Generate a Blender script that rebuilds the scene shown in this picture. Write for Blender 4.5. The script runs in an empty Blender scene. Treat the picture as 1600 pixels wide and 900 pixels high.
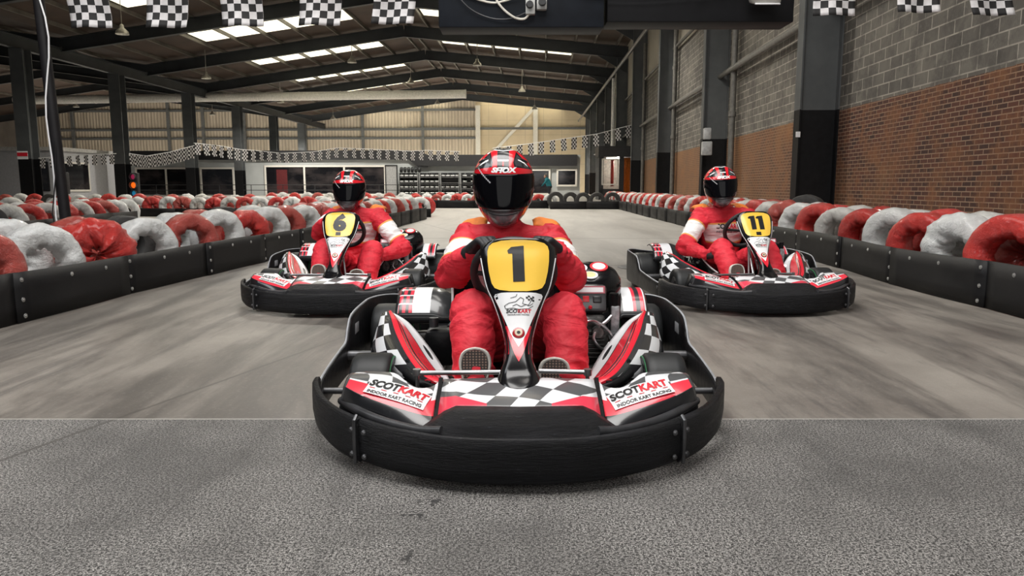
import bpy, bmesh, math, random
from math import sin, cos, pi, radians as R, sqrt, atan2
from mathutils import Vector, Matrix, noise
random.seed(7)
sc = bpy.context.scene
COL = sc.collection

# ------------------------------------------------------------------ camera, sky, large lights, exposure
CAM_H, FOC = 0.86, 1150.0
PITCH = math.atan(158 / FOC)
cam = bpy.data.cameras.new('camera'); cam.sensor_width = 36; cam.lens = 36 * FOC / 1600
cam.clip_start = .05; cam.clip_end = 500
co = bpy.data.objects.new('camera', cam); COL.objects.link(co)
co.location = (0, 0, CAM_H); co.rotation_euler = (pi / 2 - PITCH, 0, 0)
sc.camera = co
sc.view_settings.view_transform = 'Standard'; sc.view_settings.look = 'None'
sc.view_settings.gamma = 1; sc.view_settings.use_curve_mapping = False
sc.view_settings.exposure = 0.0
w = bpy.data.worlds.new('world'); sc.world = w; w.use_nodes = True
w.node_tree.nodes['Background'].inputs[0].default_value = (.86, .93, 1, 1)
w.node_tree.nodes['Background'].inputs[1].default_value = .10
YAW = -math.atan(48 / FOC)            # the hall runs slightly to the right of the view

def hrot(x, y, z=0.0):
    return Vector((x * cos(YAW) - y * sin(YAW), x * sin(YAW) + y * cos(YAW), z))

def area(name, loc, target, sx, sy, power, col=(1, 1, 1), spread=pi):
    l = bpy.data.lights.new(name, 'AREA'); l.shape = 'RECTANGLE'; l.size = sx; l.size_y = sy
    l.energy = power; l.color = col; l.spread = spread
    o = bpy.data.objects.new(name, l); COL.objects.link(o); o.location = loc
    o.rotation_euler = (Vector(target) - Vector(loc)).to_track_quat('-Z', 'Y').to_euler()
    return o
# added unseen lights: fill behind the camera, key over the start, two fills
area('fill_behind_camera', (0.5, -5.0, 3.6), (0, 5, .4), 7, 3.2, 190, (1, .985, .96))
area('key_over_start', (-.5, 2.6, 6.5), (0, 4.8, 0), 5, 4, 600, (1, .98, .95))
area('fill_side', (-5.5, 2.5, 6.0), (0, 5, 0), 3, 3, 150, (.95, .98, 1))
area('fill_wall', (1.0, 6.5, 8.2), (6.5, 13.5, 2.5), 3, 6, 300, (1, .95, .88))

# ------------------------------------------------------------------ node helpers
class E:
    """a scalar node expression"""
    def __init__(s, nt, sock): s.nt = nt; s.s = sock
    def _op(s, op, *a):
        n = s.nt.nodes.new('ShaderNodeMath'); n.operation = op
        for i, x in enumerate((s,) + a):
            if isinstance(x, E): s.nt.links.new(x.s, n.inputs[i])
            else: n.inputs[i].default_value = float(x)
        return E(s.nt, n.outputs[0])
    def __add__(s, o): return s._op('ADD', o)
    __radd__ = __add__
    def __sub__(s, o): return s._op('SUBTRACT', o)
    def __rsub__(s, o): return s._op('MULTIPLY', -1)._op('ADD', o)
    def __mul__(s, o): return s._op('MULTIPLY', o)
    __rmul__ = __mul__
    def __truediv__(s, o): return s._op('DIVIDE', o)
    def gt(s, o): return s._op('GREATER_THAN', o)
    def lt(s, o): return s._op('LESS_THAN', o)
    def abs(s): return s._op('ABSOLUTE')
    def floor(s): return s._op('FLOOR')
    def fr(s): return s._op('FRACT')
    def sin(s): return s._op('SINE')
    def mod2(s): return (s * .5).fr() * 2
    def mx(s, o): return s._op('MAXIMUM', o)
    def mn(s, o): return s._op('MINIMUM', o)
    def pw(s, o): return s._op('POWER', o)
    def clamp(s):
        n = s.nt.nodes.new('ShaderNodeClamp'); s.nt.links.new(s.s, n.inputs[0]); return E(s.nt, n.outputs[0])
    def inv(s): return 1 - s

class M:
    """a Principled material and its building blocks"""
    def __init__(s, name, col=(.5, .5, .5), rough=.5, metal=0.0, spec=.5, coat=0.0):
        s.m = bpy.data.materials.new(name); s.m.use_nodes = True; s.nt = s.m.node_tree
        s.b = s.nt.nodes['Principled BSDF']
        s.b.inputs['Base Color'].default_value = (*col, 1); s.b.inputs['Roughness'].default_value = rough
        s.b.inputs['Metallic'].default_value = metal; s.b.inputs['Specular IOR Level'].default_value = spec
        s.b.inputs['Coat Weight'].default_value = coat; s.b.inputs['Coat Roughness'].default_value = .08
        s.col0 = (*col, 1); s._oc = None
    def vec(s, scale=(1, 1, 1), rot=(0, 0, 0), kind='Object'):
        t = s.nt.nodes.new('ShaderNodeTexCoord'); mp = s.nt.nodes.new('ShaderNodeMapping')
        mp.inputs['Scale'].default_value = scale; mp.inputs['Rotation'].default_value = rot
        s.nt.links.new(t.outputs[kind], mp.inputs['Vector']); return mp.outputs[0]
    def xyz(s, kind='Object'):
        t = s.nt.nodes.new('ShaderNodeTexCoord'); q = s.nt.nodes.new('ShaderNodeSeparateXYZ')
        s.nt.links.new(t.outputs[kind], q.inputs[0]); return [E(s.nt, o) for o in q.outputs]
    def attr(s, n):
        a = s.nt.nodes.new('ShaderNodeAttribute'); a.attribute_name = n; return E(s.nt, a.outputs['Fac'])
    def noise(s, scale=5, detail=4, rough=.5, vec=None, dist=0):
        n = s.nt.nodes.new('ShaderNodeTexNoise'); n.inputs['Scale'].default_value = scale
        n.inputs['Detail'].default_value = detail; n.inputs['Roughness'].default_value = rough
        n.inputs['Distortion'].default_value = dist
        s.nt.links.new(vec if vec is not None else s.vec(), n.inputs['Vector']); return E(s.nt, n.outputs['Fac'])
    def ramp(s, fac, lo, hi):
        n = s.nt.nodes.new('ShaderNodeMapRange'); s.nt.links.new(fac.s, n.inputs[0])
        n.inputs[1].default_value = lo; n.inputs[2].default_value = hi; return E(s.nt, n.outputs[0])
    def mix(s, fac, a, b):
        n = s.nt.nodes.new('ShaderNodeMix'); n.data_type = 'RGBA'
        if isinstance(fac, E): s.nt.links.new(fac.s, n.inputs[0])
        else: n.inputs[0].default_value = fac
        for i, c in ((6, a), (7, b)):
            if isinstance(c, tuple): n.inputs[i].default_value = (*c[:3], 1)
            else: s.nt.links.new(c, n.inputs[i])
        return n.outputs[2]
    def color(s, c): s.nt.links.new(c, s.b.inputs['Base Color']); return s
    def rough(s, e): s.nt.links.new(e.s, s.b.inputs['Roughness']); return s
    def bump(s, e, strength=.3, dist=.01):
        n = s.nt.nodes.new('ShaderNodeBump'); n.inputs['Strength'].default_value = strength
        n.inputs['Distance'].default_value = dist; s.nt.links.new(e.s, n.inputs['Height'])
        s.nt.links.new(n.outputs[0], s.b.inputs['Normal']); return s

def pm(name, col, rough=.5, metal=0.0, var=.25, scale=8, bump=0.0, bscale=40, bdist=.004, spec=.5, coat=0.0):
    m = M(name, col, rough, metal, spec, coat)
    n = m.noise(scale, 5, .6)
    d = tuple(c * (1 - var) for c in col); l = tuple(min(1, c * (1 + var)) for c in col)
    m.color(m.mix(m.ramp(n, .3, .7), d, l))
    if bump: m.bump(m.noise(bscale, 4, .6), bump, bdist)
    return m.m

def glow(name, col, strength):
    m = M(name, col, .4); m.b.inputs['Emission Color'].default_value = (*col, 1)
    n = m.noise(.7, 2)
    e = m.ramp(n, -.6, 1.0) * strength
    m.nt.links.new(e.s, m.b.inputs['Emission Strength']); return m.m

# ------------------------------------------------------------------ mesh helpers
class MB:
    def __init__(s): s.v = []; s.f = []; s.mi = []; s.uv = []; s.sm = []
    def add(s, vs, fs, mi=0, uvs=None, smooth=True):
        o = len(s.v); s.v += [tuple(v) for v in vs]
        for f in fs:
            s.f.append(tuple(i + o for i in f)); s.mi.append(mi); s.sm.append(smooth)
            s.uv.append([uvs[i] for i in f] if uvs else [(0, 0)] * len(f))
        return s
    def box(s, c, d, rz=0.0, mi=0, mat=None):
        x, y, z = (k / 2 for k in d)
        vs = [Vector((a, b, e)) for a in (-x, x) for b in (-y, y) for e in (-z, z)]
        T = mat if mat is not None else Matrix.Rotation(rz, 4, 'Z')
        vs = [(T @ v) + Vector(c) for v in vs]
        return s.add(vs, [(0, 1, 3, 2), (4, 6, 7, 5), (0, 4, 5, 1), (2, 3, 7, 6), (0, 2, 6, 4), (1, 5, 7, 3)], mi, smooth=False)
    def rbox(s, c, d, r=.01, rz=0.0, mi=0, mat=None):
        """box with rounded (chamfered) edges"""
        bm = bmesh.new(); bmesh.ops.create_cube(bm, size=1)
        for v in bm.verts: v.co = Vector((v.co.x * d[0], v.co.y * d[1], v.co.z * d[2]))
        bmesh.ops.bevel(bm, geom=bm.edges[:], offset=min(r, min(d) * .45), segments=2, affect='EDGES', profile=.5)
        T = mat if mat is not None else Matrix.Rotation(rz, 4, 'Z')
        bm.verts.index_update()
        s.add([(T @ v.co) + Vector(c) for v in bm.verts], [[v.index for v in f.verts] for f in bm.faces], mi); bm.free()
        return s
    def beam(s, p0, p1, w, h, mi=0, up=(0, 0, 1)):
        p0 = Vector(p0); p1 = Vector(p1); d = (p1 - p0).normalized(); u = Vector(up)
        sd = d.cross(u).normalized(); u = sd.cross(d).normalized()
        vs = [p + sd * a * w / 2 + u * b * h / 2 for p in (p0, p1) for a, b in ((-1, -1), (1, -1), (1, 1), (-1, 1))]
        return s.add(vs, [(0, 3, 2, 1), (4, 5, 6, 7), (0, 1, 5, 4), (1, 2, 6, 5), (2, 3, 7, 6), (3, 0, 4, 7)], mi, smooth=False)
    def ibeam(s, p0, p1, w, h, t=.03, mi=0, up=(0, 0, 1)):
        p0 = Vector(p0); p1 = Vector(p1); d = (p1 - p0).normalized(); sd = d.cross(Vector(up)).normalized(); u = sd.cross(d).normalized()
        s.beam(p0, p1, t * .6, h - t, mi, up)
        for k in (-1, 1): s.beam(p0 + u * k * (h - t) / 2, p1 + u * k * (h - t) / 2, w, t, mi, up)
        return s
    def tube(s, pts, r, n=8, mi=0, caps=True, closed=False):
        P = [Vector(p) for p in pts]; m = len(P); rs = r if isinstance(r, (list, tuple)) else [r] * m
        vs = []; up = None
        for i, p in enumerate(P):
            a = P[(i - 1) % m] if (i or closed) else P[0]; b = P[(i + 1) % m] if (i < m - 1 or closed) else P[-1]
            t = (b - a).normalized()
            if up is None: up = t.orthogonal().normalized()
            up = (up - t * up.dot(t)); up = up.normalized() if up.length > 1e-6 else t.orthogonal().normalized()
            sd = t.cross(up)
            vs += [p + (up * cos(2 * pi * k / n) + sd * sin(2 * pi * k / n)) * rs[i] for k in range(n)]
        fs = []
        for i in range(m if closed else m - 1):
            for k in range(n):
                a = i * n + k; b = i * n + (k + 1) % n; c = ((i + 1) % m) * n
                fs.append((a, b, c + (k + 1) % n, c + k))
        if caps and not closed: fs += [tuple(range(n - 1, -1, -1)), tuple((m - 1) * n + k for k in range(n))]
        return s.add(vs, fs, mi)
    def cyl(s, p0, p1, r0, r1=None, n=20, mi=0):
        return s.tube([p0, p1], [r0, r0 if r1 is None else r1], n, mi)
    def lathe(s, prof, c=(0, 0, 0), axis='Z', n=28, mi=0, mis=None):
        """prof: (radius, height) pairs round the axis"""
        vs = []
        for r, h in prof:
            for k in range(n):
                a = 2 * pi * k / n
                q = {'Z': (r * cos(a), r * sin(a), h), 'X': (h, r * cos(a), r * sin(a)), 'Y': (r * sin(a), h, r * cos(a))}[axis]
                vs.append(Vector(c) + Vector(q))
        for i in range(len(prof) - 1):
            pass
        fs = []; m_ = []
        for i in range(len(prof) - 1):
            for k in range(n):
                fs.append((i * n + k, i * n + (k + 1) % n, (i + 1) * n + (k + 1) % n, (i + 1) * n + k)); m_.append(mis[i] if mis else mi)
        s.add(vs, fs, mi)
        s.mi[-len(m_):] = m_
        return s
    def grid(s, fn, nu, nv, mi=0, uvf=None, mif=None):
        vs = []; uv = []
        for j in range(nv + 1):
            for i in range(nu + 1):
                u = i / nu; v = j / nv; vs.append(fn(u, v)); uv.append(uvf(u, v) if uvf else (u, v))
        fs = [(j * (nu + 1) + i, j * (nu + 1) + i + 1, (j + 1) * (nu + 1) + i + 1, (j + 1) * (nu + 1) + i) for j in range(nv) for i in range(nu)]
        s.add(vs, fs, mi, uv)
        if mif:
            k = len(s.mi) - len(fs)
            for j in range(nv):
                for i in range(nu): s.mi[k + j * nu + i] = mif((i + .5) / nu, (j + .5) / nv)
        return s
    def build(s, name, mats, parent=None, solid=0.0, auto=40, loc=None, recalc=True):
        me = bpy.data.meshes.new(name); me.from_pydata(s.v, [], s.f)
        for m in (mats if isinstance(mats, (list, tuple)) else [mats]): me.materials.append(m)
        uvl = me.uv_layers.new(name='UVMap'); k = 0
        flat = [c for f in s.uv for q in f for c in q]
        uvl.data.foreach_set('uv', flat)
        me.polygons.foreach_set('material_index', s.mi); me.polygons.foreach_set('use_smooth', s.sm)
        if recalc:
            bm = bmesh.new(); bm.from_mesh(me); bmesh.ops.recalc_face_normals(bm, faces=bm.faces[:]); bm.to_mesh(me); bm.free()
        if auto and any(s.sm): me.set_sharp_from_angle(angle=R(auto))
        me.update()
        o = bpy.data.objects.new(name, me); COL.objects.link(o)
        if parent: o.parent = parent
        if loc: o.location = loc
        if solid:
            md = o.modifiers.new('solid', 'SOLIDIFY'); md.thickness = solid; md.offset = 0
        return o

def tag(o, label=None, cat=None, group=None, kind=None):
    if label: o['label'] = label
    if cat: o['category'] = cat
    if group: o['group'] = group
    if kind: o['kind'] = kind
    return o
def empty(name, loc=(0, 0, 0), rz=0.0):
    o = bpy.data.objects.new(name, None); COL.objects.link(o); o.location = loc; o.rotation_euler.z = rz
    o.empty_display_size = .1; return o
def kids(o): return [c for c in bpy.data.objects if c.parent == o]
def copy_tree(o, parent=None, skip=()):
    c = o.copy(); COL.objects.link(c); c.parent = parent
    for ch in list(CH.get(o.name, []) or kids(o)):
        if ch.name.split('.')[0] in skip: continue
        copy_tree(ch, c, skip)
    return c
CH = {}
def catmull(P, n=6):
    P = [Vector(p) for p in P]; out = []
    for i in range(len(P) - 1):
        a = P[max(i - 1, 0)]; b = P[i]; c = P[i + 1]; d = P[min(i + 2, len(P) - 1)]
        for k in range(n):
            t = k / n
            out.append(.5 * ((2 * b) + (c - a) * t + (2 * a - 5 * b + 4 * c - d) * t * t + (3 * b - a - 3 * c + d) * t ** 3))
    out.append(P[-1]); return out
def lerp(tab, x):
    if x <= tab[0][0]: return tab[0][1]
    for (a, p), (b, q) in zip(tab, tab[1:]):
        if x <= b: return p + (q - p) * (x - a) / (b - a)
    return tab[-1][1]
def smooth_tab(tab, n=5):
    return [(v.x, v.y) for v in catmull([(a, b, 0) for a, b in tab], n)]
ORD = ['nearest', 'second', 'third', 'fourth', 'fifth', 'sixth', 'seventh', 'eighth', 'ninth', 'tenth', 'eleventh', 'twelfth',
       'thirteenth', 'fourteenth', 'fifteenth', 'sixteenth', 'seventeenth', 'eighteenth', 'nineteenth', 'twentieth']
def ordw(i):
    if i < 20: return ORD[i]
    t = ['twenty', 'thirty', 'forty', 'fifty', 'sixty'][i // 10 - 1] if True else ''
    n = i + 1
    tens = ['', '', 'twenty', 'thirty', 'forty', 'fifty', 'sixty'][n // 10]
    u = ['', 'first', 'second', 'third', 'fourth', 'fifth', 'sixth', 'seventh', 'eighth', 'ninth'][n % 10]
    return (tens + '-' + u) if n % 10 else tens[:-1] + 'ieth'

def text_verts(s, size=1.0, bold=0.0, sx=1.0, shear=0.0, align='CENTER'):
    """flat outline of the words, as vertices and faces, centred on the origin"""
    cu = bpy.data.curves.new('words', 'FONT'); cu.body = s; cu.size = size; cu.offset = bold; cu.shear = shear
    cu.align_x = align; cu.align_y = 'CENTER'; cu.resolution_u = 3
    o = bpy.data.objects.new('words', cu); COL.objects.link(o)
    dg = bpy.context.evaluated_depsgraph_get(); dg.update()
    me = bpy.data.meshes.new_from_object(o.evaluated_get(dg))
    vs = [(v.co.x * sx, v.co.y) for v in me.vertices]; fs = [tuple(p.vertices) for p in me.polygons]
    bpy.data.objects.remove(o); bpy.data.curves.remove(cu); bpy.data.meshes.remove(me)
    return dense(vs, fs, size * .25)

def dense(vs, fs, L):
    """the same flat outline cut into pieces no longer than L, so it can follow a curved surface"""
    bm = bmesh.new(); V_ = [bm.verts.new((a, b, 0)) for a, b in vs]
    for f in fs:
        try: bm.faces.new([V_[i] for i in f])
        except ValueError: pass
    bmesh.ops.triangulate(bm, faces=bm.faces[:])
    for _ in range(6):
        e = [e for e in bm.edges if e.calc_length() > L]
        if not e: break
        bmesh.ops.subdivide_edges(bm, edges=e, cuts=1); bmesh.ops.triangulate(bm, faces=[f for f in bm.faces if len(f.verts) > 3])
    bm.verts.index_update(); r = [(v.co.x, v.co.y) for v in bm.verts], [tuple(v.index for v in f.verts) for f in bm.faces]; bm.free(); return r

def remesh_obj(mb, name, mat, voxel, smooth=6, parent=None, post=None, mats=None):
    """union of overlapping closed shapes as one continuous skin"""
    me = bpy.data.meshes.new('tmp'); me.from_pydata(mb.v, [], mb.f)
    bm = bmesh.new(); bm.from_mesh(me); bmesh.ops.recalc_face_normals(bm, faces=bm.faces[:]); bm.to_mesh(me); bm.free()
    o = bpy.data.objects.new('tmp', me); COL.objects.link(o)
    md = o.modifiers.new('r', 'REMESH'); md.mode = 'VOXEL'; md.voxel_size = voxel
    md = o.modifiers.new('s', 'SMOOTH'); md.factor = .5; md.iterations = smooth
    dg = bpy.context.evaluated_depsgraph_get(); dg.update()
    m2 = bpy.data.meshes.new_from_object(o.evaluated_get(dg)); m2.name = name
    bpy.data.objects.remove(o); bpy.data.meshes.remove(me)
    m2.polygons.foreach_set('use_smooth', [True] * len(m2.polygons))
    m2.materials.clear()
    for m in (mats or [mat]): m2.materials.append(m)
    if post: post(m2)
    m2.update()
    r = bpy.data.objects.new(name, m2); COL.objects.link(r)
    if parent: r.parent = parent
    return r
_ico = {}
def hull(mb, blobs, sub=2):
    """convex hull of ellipsoids (centre, radius or radii): one tapered limb segment"""
    bm = bmesh.new()
    for c, r in blobs:
        r = r if isinstance(r, (tuple, list)) else (r, r, r)
        t = bmesh.ops.create_icosphere(bm, subdivisions=sub, radius=1)
        for v in t['verts']: v.co = Vector((v.co.x * r[0], v.co.y * r[1], v.co.z * r[2])) + Vector(c)
    g = bmesh.ops.convex_hull(bm, input=bm.verts[:])
    bmesh.ops.delete(bm, geom=[e for e in g['geom_interior'] if isinstance(e, bmesh.types.BMVert)], context='VERTS')
    bm.verts.index_update()
    mb.add([v.co.copy() for v in bm.verts], [[v.index for v in f.verts] for f in bm.faces]); bm.free()

# ------------------------------------------------------------------ materials
BLACK = pm('black_plastic', (.008, .008, .009), .36, var=.5, scale=6, bump=.25, bscale=18, bdist=.01, spec=.15)
def _scuffed():
    m = M('scuffed_black_plastic', (.02, .02, .022), .38, spec=.24)
    n = m.noise(9, 6, .7, m.vec((1, 1, 6))); s_ = m.noise(30, 6, .8, m.vec((.6, .6, 6), (.3, .2, .5)))
    c = m.mix(m.ramp(n, .4, .8), (.004, .004, .005), (.014, .014, .017))
    c = m.mix(m.ramp(s_, .62, .78) * .7, c, (.13, .14, .17))
    m.color(c).rough(m.ramp(n, .2, .8) * .3 + .25); m.bump(n + s_ * .8, .8, .010); return m.m
SCUFF = _scuffed()
GLOSSBLK = pm('gloss_black', (.006, .006, .007), .18, var=.3, coat=.25, spec=.3)
EDGE = pm('worn_edge', (.32, .33, .35), .45, var=.3)
RUBBER = pm('tyre_rubber', (.013, .014, .015), .5, var=.35, scale=12, bump=.2, bscale=60, bdist=.002, spec=.35)
STEEL = pm('steel', (.45, .45, .46), .28, .9, var=.3)
DSTEEL = pm('dark_steel', (.10, .10, .105), .4, .7, var=.4)
ALU = pm('cast_aluminium', (.30, .30, .31), .42, .6, var=.5, scale=30)
WHITE = pm('white_decal', (.80, .80, .81), .3, var=.04, coat=.3)
YELLOW = pm('yellow_plate', (.90, .56, .07), .3, var=.05, scale=3, coat=.3)
INK = pm('black_ink', (.012, .012, .013), .35, var=.3)
REDINK = pm('red_ink', (.60, .012, .025), .35, var=.15)
RED = pm('red_plastic', (.70, .025, .045), .22, var=.2, coat=.5)
GREYD = pm('grey_decal', (.085, .088, .09), .3, var=.1)
ORANGE = pm('orange_fabric', (.62, .17, .02), .7, var=.35, scale=12, bump=.3)
GLOVE = pm('black_glove', (.012, .012, .014), .6, var=.5, scale=40, bump=.4, bscale=60)
# ------------------------------------------------------------------ decal materials driven by the part's own UVs
def _pod_mat():
    m = M('pod_graphics', (.02, .02, .02), .28, coat=.4)
    u, v, _ = m.xyz('UV')
    a = (u * 4.2 + v * 1.2 + (v * 5).sin() * .18).floor(); b = (v * 2.6 - u * .5 + (u * 6).sin() * .15).floor()
    chk = (a + b).abs().mod2().gt(.5)
    c = m.mix(chk, (.09, .092, .095), (.72, .73, .75))
    redz = v.gt(.70 - u * .04 + (u.inv().pw(3)) * -.28)
    c = m.mix(redz, c, (.72, .035, .06))
    c = m.mix(u.lt(.10) * v.lt(.62), c, (.72, .73, .75))
    c = m.mix(v.gt(.985), c, (.012, .012, .014))
    c = m.mix(u.gt(.955), c, (.05, .052, .055))
    n = m.noise(25, 5, .7, m.vec((1, 1, 1)))
    c = m.mix(m.ramp(n, .62, .8) * .35, c, (.12, .12, .12))
    m.color(c); return m.m
def _center_mat():
    m = M('centre_panel_graphics', (.02, .02, .02), .28, coat=.4)
    u, v, _ = m.xyz('UV')
    x = (u - .5)
    a = (x * 5.0 + v * 1.5 + (x * 7).sin() * .25).floor(); b = (v * 2.3 - x * 1.7 + (x * 8 + 1).sin() * .16 + .3).floor()
    chk = (a + b).abs().mod2().gt(.5)
    c = m.mix(chk, (.10, .102, .106), (.74, .75, .77))
    ax = x.abs()
    redz = v.gt(1.06 - ax * 1.05) * ax.gt(.2)
    c = m.mix(redz, c, (.74, .05, .09))
    c = m.mix(v.gt(.99), c, (.012, .012, .014))
    n = m.noise(25, 5, .7)
    c = m.mix(m.ramp(n, .62, .8) * .35, c, (.12, .12, .12))
    m.color(c); return m.m
def _side_mat():
    m = M('sidepod_graphics', (.02, .02, .02), .25, coat=.5)
    u, v, _ = m.xyz('UV')
    a = (u * 7 + v * 2).floor(); b = (v * 9 - u * 1.0).floor()
    c = m.mix((a + b).abs().mod2().gt(.5), (.02, .02, .022), (.74, .75, .77))
    c = m.mix(v.gt(.36), c, (.03, .03, .033))
    c = m.mix(v.gt(.41), c, (.70, .02, .04))
    w_ = v + (u * 5).sin() * .03
    c = m.mix(w_.gt(.54) * w_.lt(.565), c, (.02, .02, .022)); c = m.mix(w_.gt(.60) * w_.lt(.64), c, (.02, .02, .022))
    c = m.mix(v.gt(.84 - u * .09), c, (.02, .02, .022))
    c = m.mix(v.gt(.855 - u * .09), c, (.74, .75, .77))
    e = ((u - .50) / .085) * ((u - .50) / .085) + ((v - .905) / .028) * ((v - .905) / .028)
    c = m.mix(e.lt(1), c, (.015, .015, .017))
    c = m.mix(u.lt(.14) * v.gt(.36), c, (.70, .02, .04))
    m.color(c); return m.m
def _fender_mat():
    m = M('mudguard_graphics', (.02, .02, .02), .28, coat=.5)
    u, v, _ = m.xyz('UV')
    on = u.gt(.05) * u.lt(.62) * v.gt(.12) * v.lt(.93)
    band = u.lt(.30)
    a = (u * 17).floor(); b = (v * 5.3).floor()
    st = m.mix((a + b).abs().mod2().gt(.5), (.72, .03, .06), (.02, .02, .022))
    st = m.mix((v * 5.3).fr().lt(.14), st, (.8, .8, .82))
    c = m.mix(band, (.76, .77, .79), st)
    c = m.mix(on, (.022, .023, .025), c)
    m.color(c); return m.m
def _fender_mat2():
    m = M('mudguard_stripes', (.02, .02, .02), .28, coat=.5)
    u, v, _ = m.xyz('UV')
    on = u.gt(.06) * u.lt(.78) * v.gt(.1) * v.lt(.9)
    c = m.mix(u.lt(.40), (.76, .77, .79), (.76, .77, .79))
    c = m.mix(u.gt(.10) * u.lt(.22), c, (.72, .03, .06)); c = m.mix(u.gt(.22) * u.lt(.36), c, (.02, .02, .025))
    c = m.mix(u.gt(.36) * u.lt(.46), c, (.72, .03, .06))
    c = m.mix(on, (.022, .023, .025), c); m.color(c); return m.m
POD, CENTRE, SIDE, FEND, FEND2 = _pod_mat(), _center_mat(), _side_mat(), _fender_mat(), _fender_mat2()

# ------------------------------------------------------------------ the kart (front at -Y, centre of the front bumper on the ground at the origin)
def sheet(mb, path, th=.018, step=6, mi=0, lip=.008):
    """upright moulded rail: path of (x, y, z_bottom, z_top)"""
    P = [Vector((a, b, 0)) for a, b, _, _ in path]; Z = [Vector((c, d, 0)) for _, _, c, d in path]
    C = catmull(P, step); ZZ = catmull(Z, step)
    ring = []
    for i, c in enumerate(C):
        t = (C[min(i + 1, len(C) - 1)] - C[max(i - 1, 0)]).normalized(); n = Vector((t.y, -t.x, 0))
        z0, z1 = ZZ[i].x, ZZ[i].y; h = z1 - z0
        sec = [(0, z0 + .012), (.004, z0 + h * .3), (.004, z0 + h * .7), (0.003, z1 - lip), (-.003, z1), (-th + .002, z1 + .001), (-th - .003, z1 - lip), (-th, z0 + .3 * h), (-th, z0 + .008), (-th * .5, z0)]
        ring.append([c + n * o + Vector((0, 0, z)) for o, z in sec])
    k = len(ring[0]); vs = [p for r in ring for p in r]
    fs = [(i * k + j, i * k + (j + 1) % k, (i + 1) * k + (j + 1) % k, (i + 1) * k + j) for i in range(len(ring) - 1) for j in range(k)]
    fs += [tuple(range(k)), tuple((len(ring) - 1) * k + j for j in reversed(range(k)))]
    mb.add(vs, fs, mi)
    return C, ZZ

FRONT = [(0, -.008, .025, .158), (.2, .012, .027, .158), (.38, .085, .03, .162), (.5, .17, .035, .168)]
CORNER = [(.488, .152, .03, .168), (.58, .245, .035, .172), (.66, .37, .045, .178), (.712, .5, .055, .188), (.722, .56, .06, .192)]
SIDEP = [(.70, .50, .05, .155), (.722, .62, .05, .165), (.732, .80, .055, .178), (.735, .98, .06, .192), (.735, 1.09, .06, .205), (.736, 1.14, .06, .255), (.736, 1.22, .06, .300), (.732, 1.45, .06, .315), (.715, 1.62, .06, .318), (.64, 1.76, .06, .312), (.48, 1.83, .06, .29), (.2, 1.86, .06, .27), (0, 1.865, .06, .27)]
def mir(path, s): return [(x * s, y, a, b) for x, y, a, b in path]
def full(path):
    return [(-x, y, a, b) for x, y, a, b in reversed(path)][:-1] + path

FT = smooth_tab([(0, .27), (10, .29), (23, .32), (44, .35), (63, .38), (91, .43), (122, .475), (153, .515), (172, .54), (206, .58), (228, .61), (242, .62)], 3)
FZ = smooth_tab([(0, .218), (10, .235), (23, .257), (44, .292), (63, .325), (91, .375), (122, .435), (153, .496), (172, .535), (206, .607), (228, .654), (242, .684)], 3)
FW = smooth_tab([(-1, .036), (4, .062), (12, .073), (23, .070), (44, .053), (63, .043), (91, .047), (122, .066), (153, .092), (172, .112), (206, .130), (225, .136), (236, .126), (242, .104)], 3)
FN = Vector((0, -.80, .60))
def fair(x, st, off=0.0):
    """a point on the front fairing: x across, st the station up from the nose (0..242)"""
    hw = lerp(FW, st); k = min(1.0, abs(x) / max(hw, .001))
    dip = .004 * k ** 2 + .032 * k ** 6
    if st < 30: dip -= (30 - st) / 30 * .018 * (1 - k * k)
    return Vector((x, lerp(FT, st), lerp(FZ, st))) + FN * (off - dip)
def sticker(mb, table, off=.0015, nx=8, mi=0, side=None):
    """strip on the fairing between left and right edges; table rows (station, x_left, x_right)"""
    rows = []
    for (s0, a0, b0), (s1, a1, b1) in zip(table, table[1:]):
        n = max(1, int(abs(s1 - s0) / 5))
        for k in range(n):
            t = k / n; rows.append((s0 + (s1 - s0) * t, a0 + (a1 - a0) * t, b0 + (b1 - b0) * t))
    rows.append(table[-1])
    vs = [fair(a + (b - a) * i / nx, s, off) for s, a, b in rows for i in range(nx + 1)]
    fs = [(j * (nx + 1) + i, j * (nx + 1) + i + 1, (j + 1) * (nx + 1) + i + 1, (j + 1) * (nx + 1) + i) for j in range(len(rows) - 1) for i in range(nx)]
    mb.add(vs, fs, mi)
PXM = .00242
def fair_words(mb, s, size, st, x0=0.0, off=.0026, bold=0.0, sx=1.0, shear=0.0, mi=0):
    vs, fs = text_verts(s, size, bold, sx, shear)
    mb.add([fair(x0 + a, st + b / PXM, off) for a, b in vs], fs, mi, smooth=False)
def fair_poly(mb, pts, off=.0034, mi=0):
    """pts in (pixels across from the middle, station)"""
    vs, fs = dense(pts, [tuple(range(len(pts)))], 6.0)
    mb.add([fair(a * .00228, b, off) for a, b in vs], fs, mi, smooth=False)
ONE = [(-17, 220), (-11, 225.3), (6, 227.2), (8.4, 227.2), (10, 172), (-7.8, 171.2), (-9.3, 215.3), (-15.5, 215.3)]

def add_number(kart, num):
    mb = MB()
    if num == '1': fair_poly(mb, ONE)
    elif num == '11':
        for dx in (-12.5, 13.5): fair_poly(mb, [(a * .88 + dx, 200 + (b - 196) * .82) for a, b in ONE])
    else: fair_words(mb, '6', .165, 200, .004, bold=.012, sx=1.05)
    if num != '1': fair_poly(mb, [(-8, 172), (8, 172), (8, 161), (-8, 161)])
    o = mb.build('race_number', INK, kart, recalc=False)
    tag(o, 'black racing number %s on the yellow plate' % num)
    return o

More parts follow.
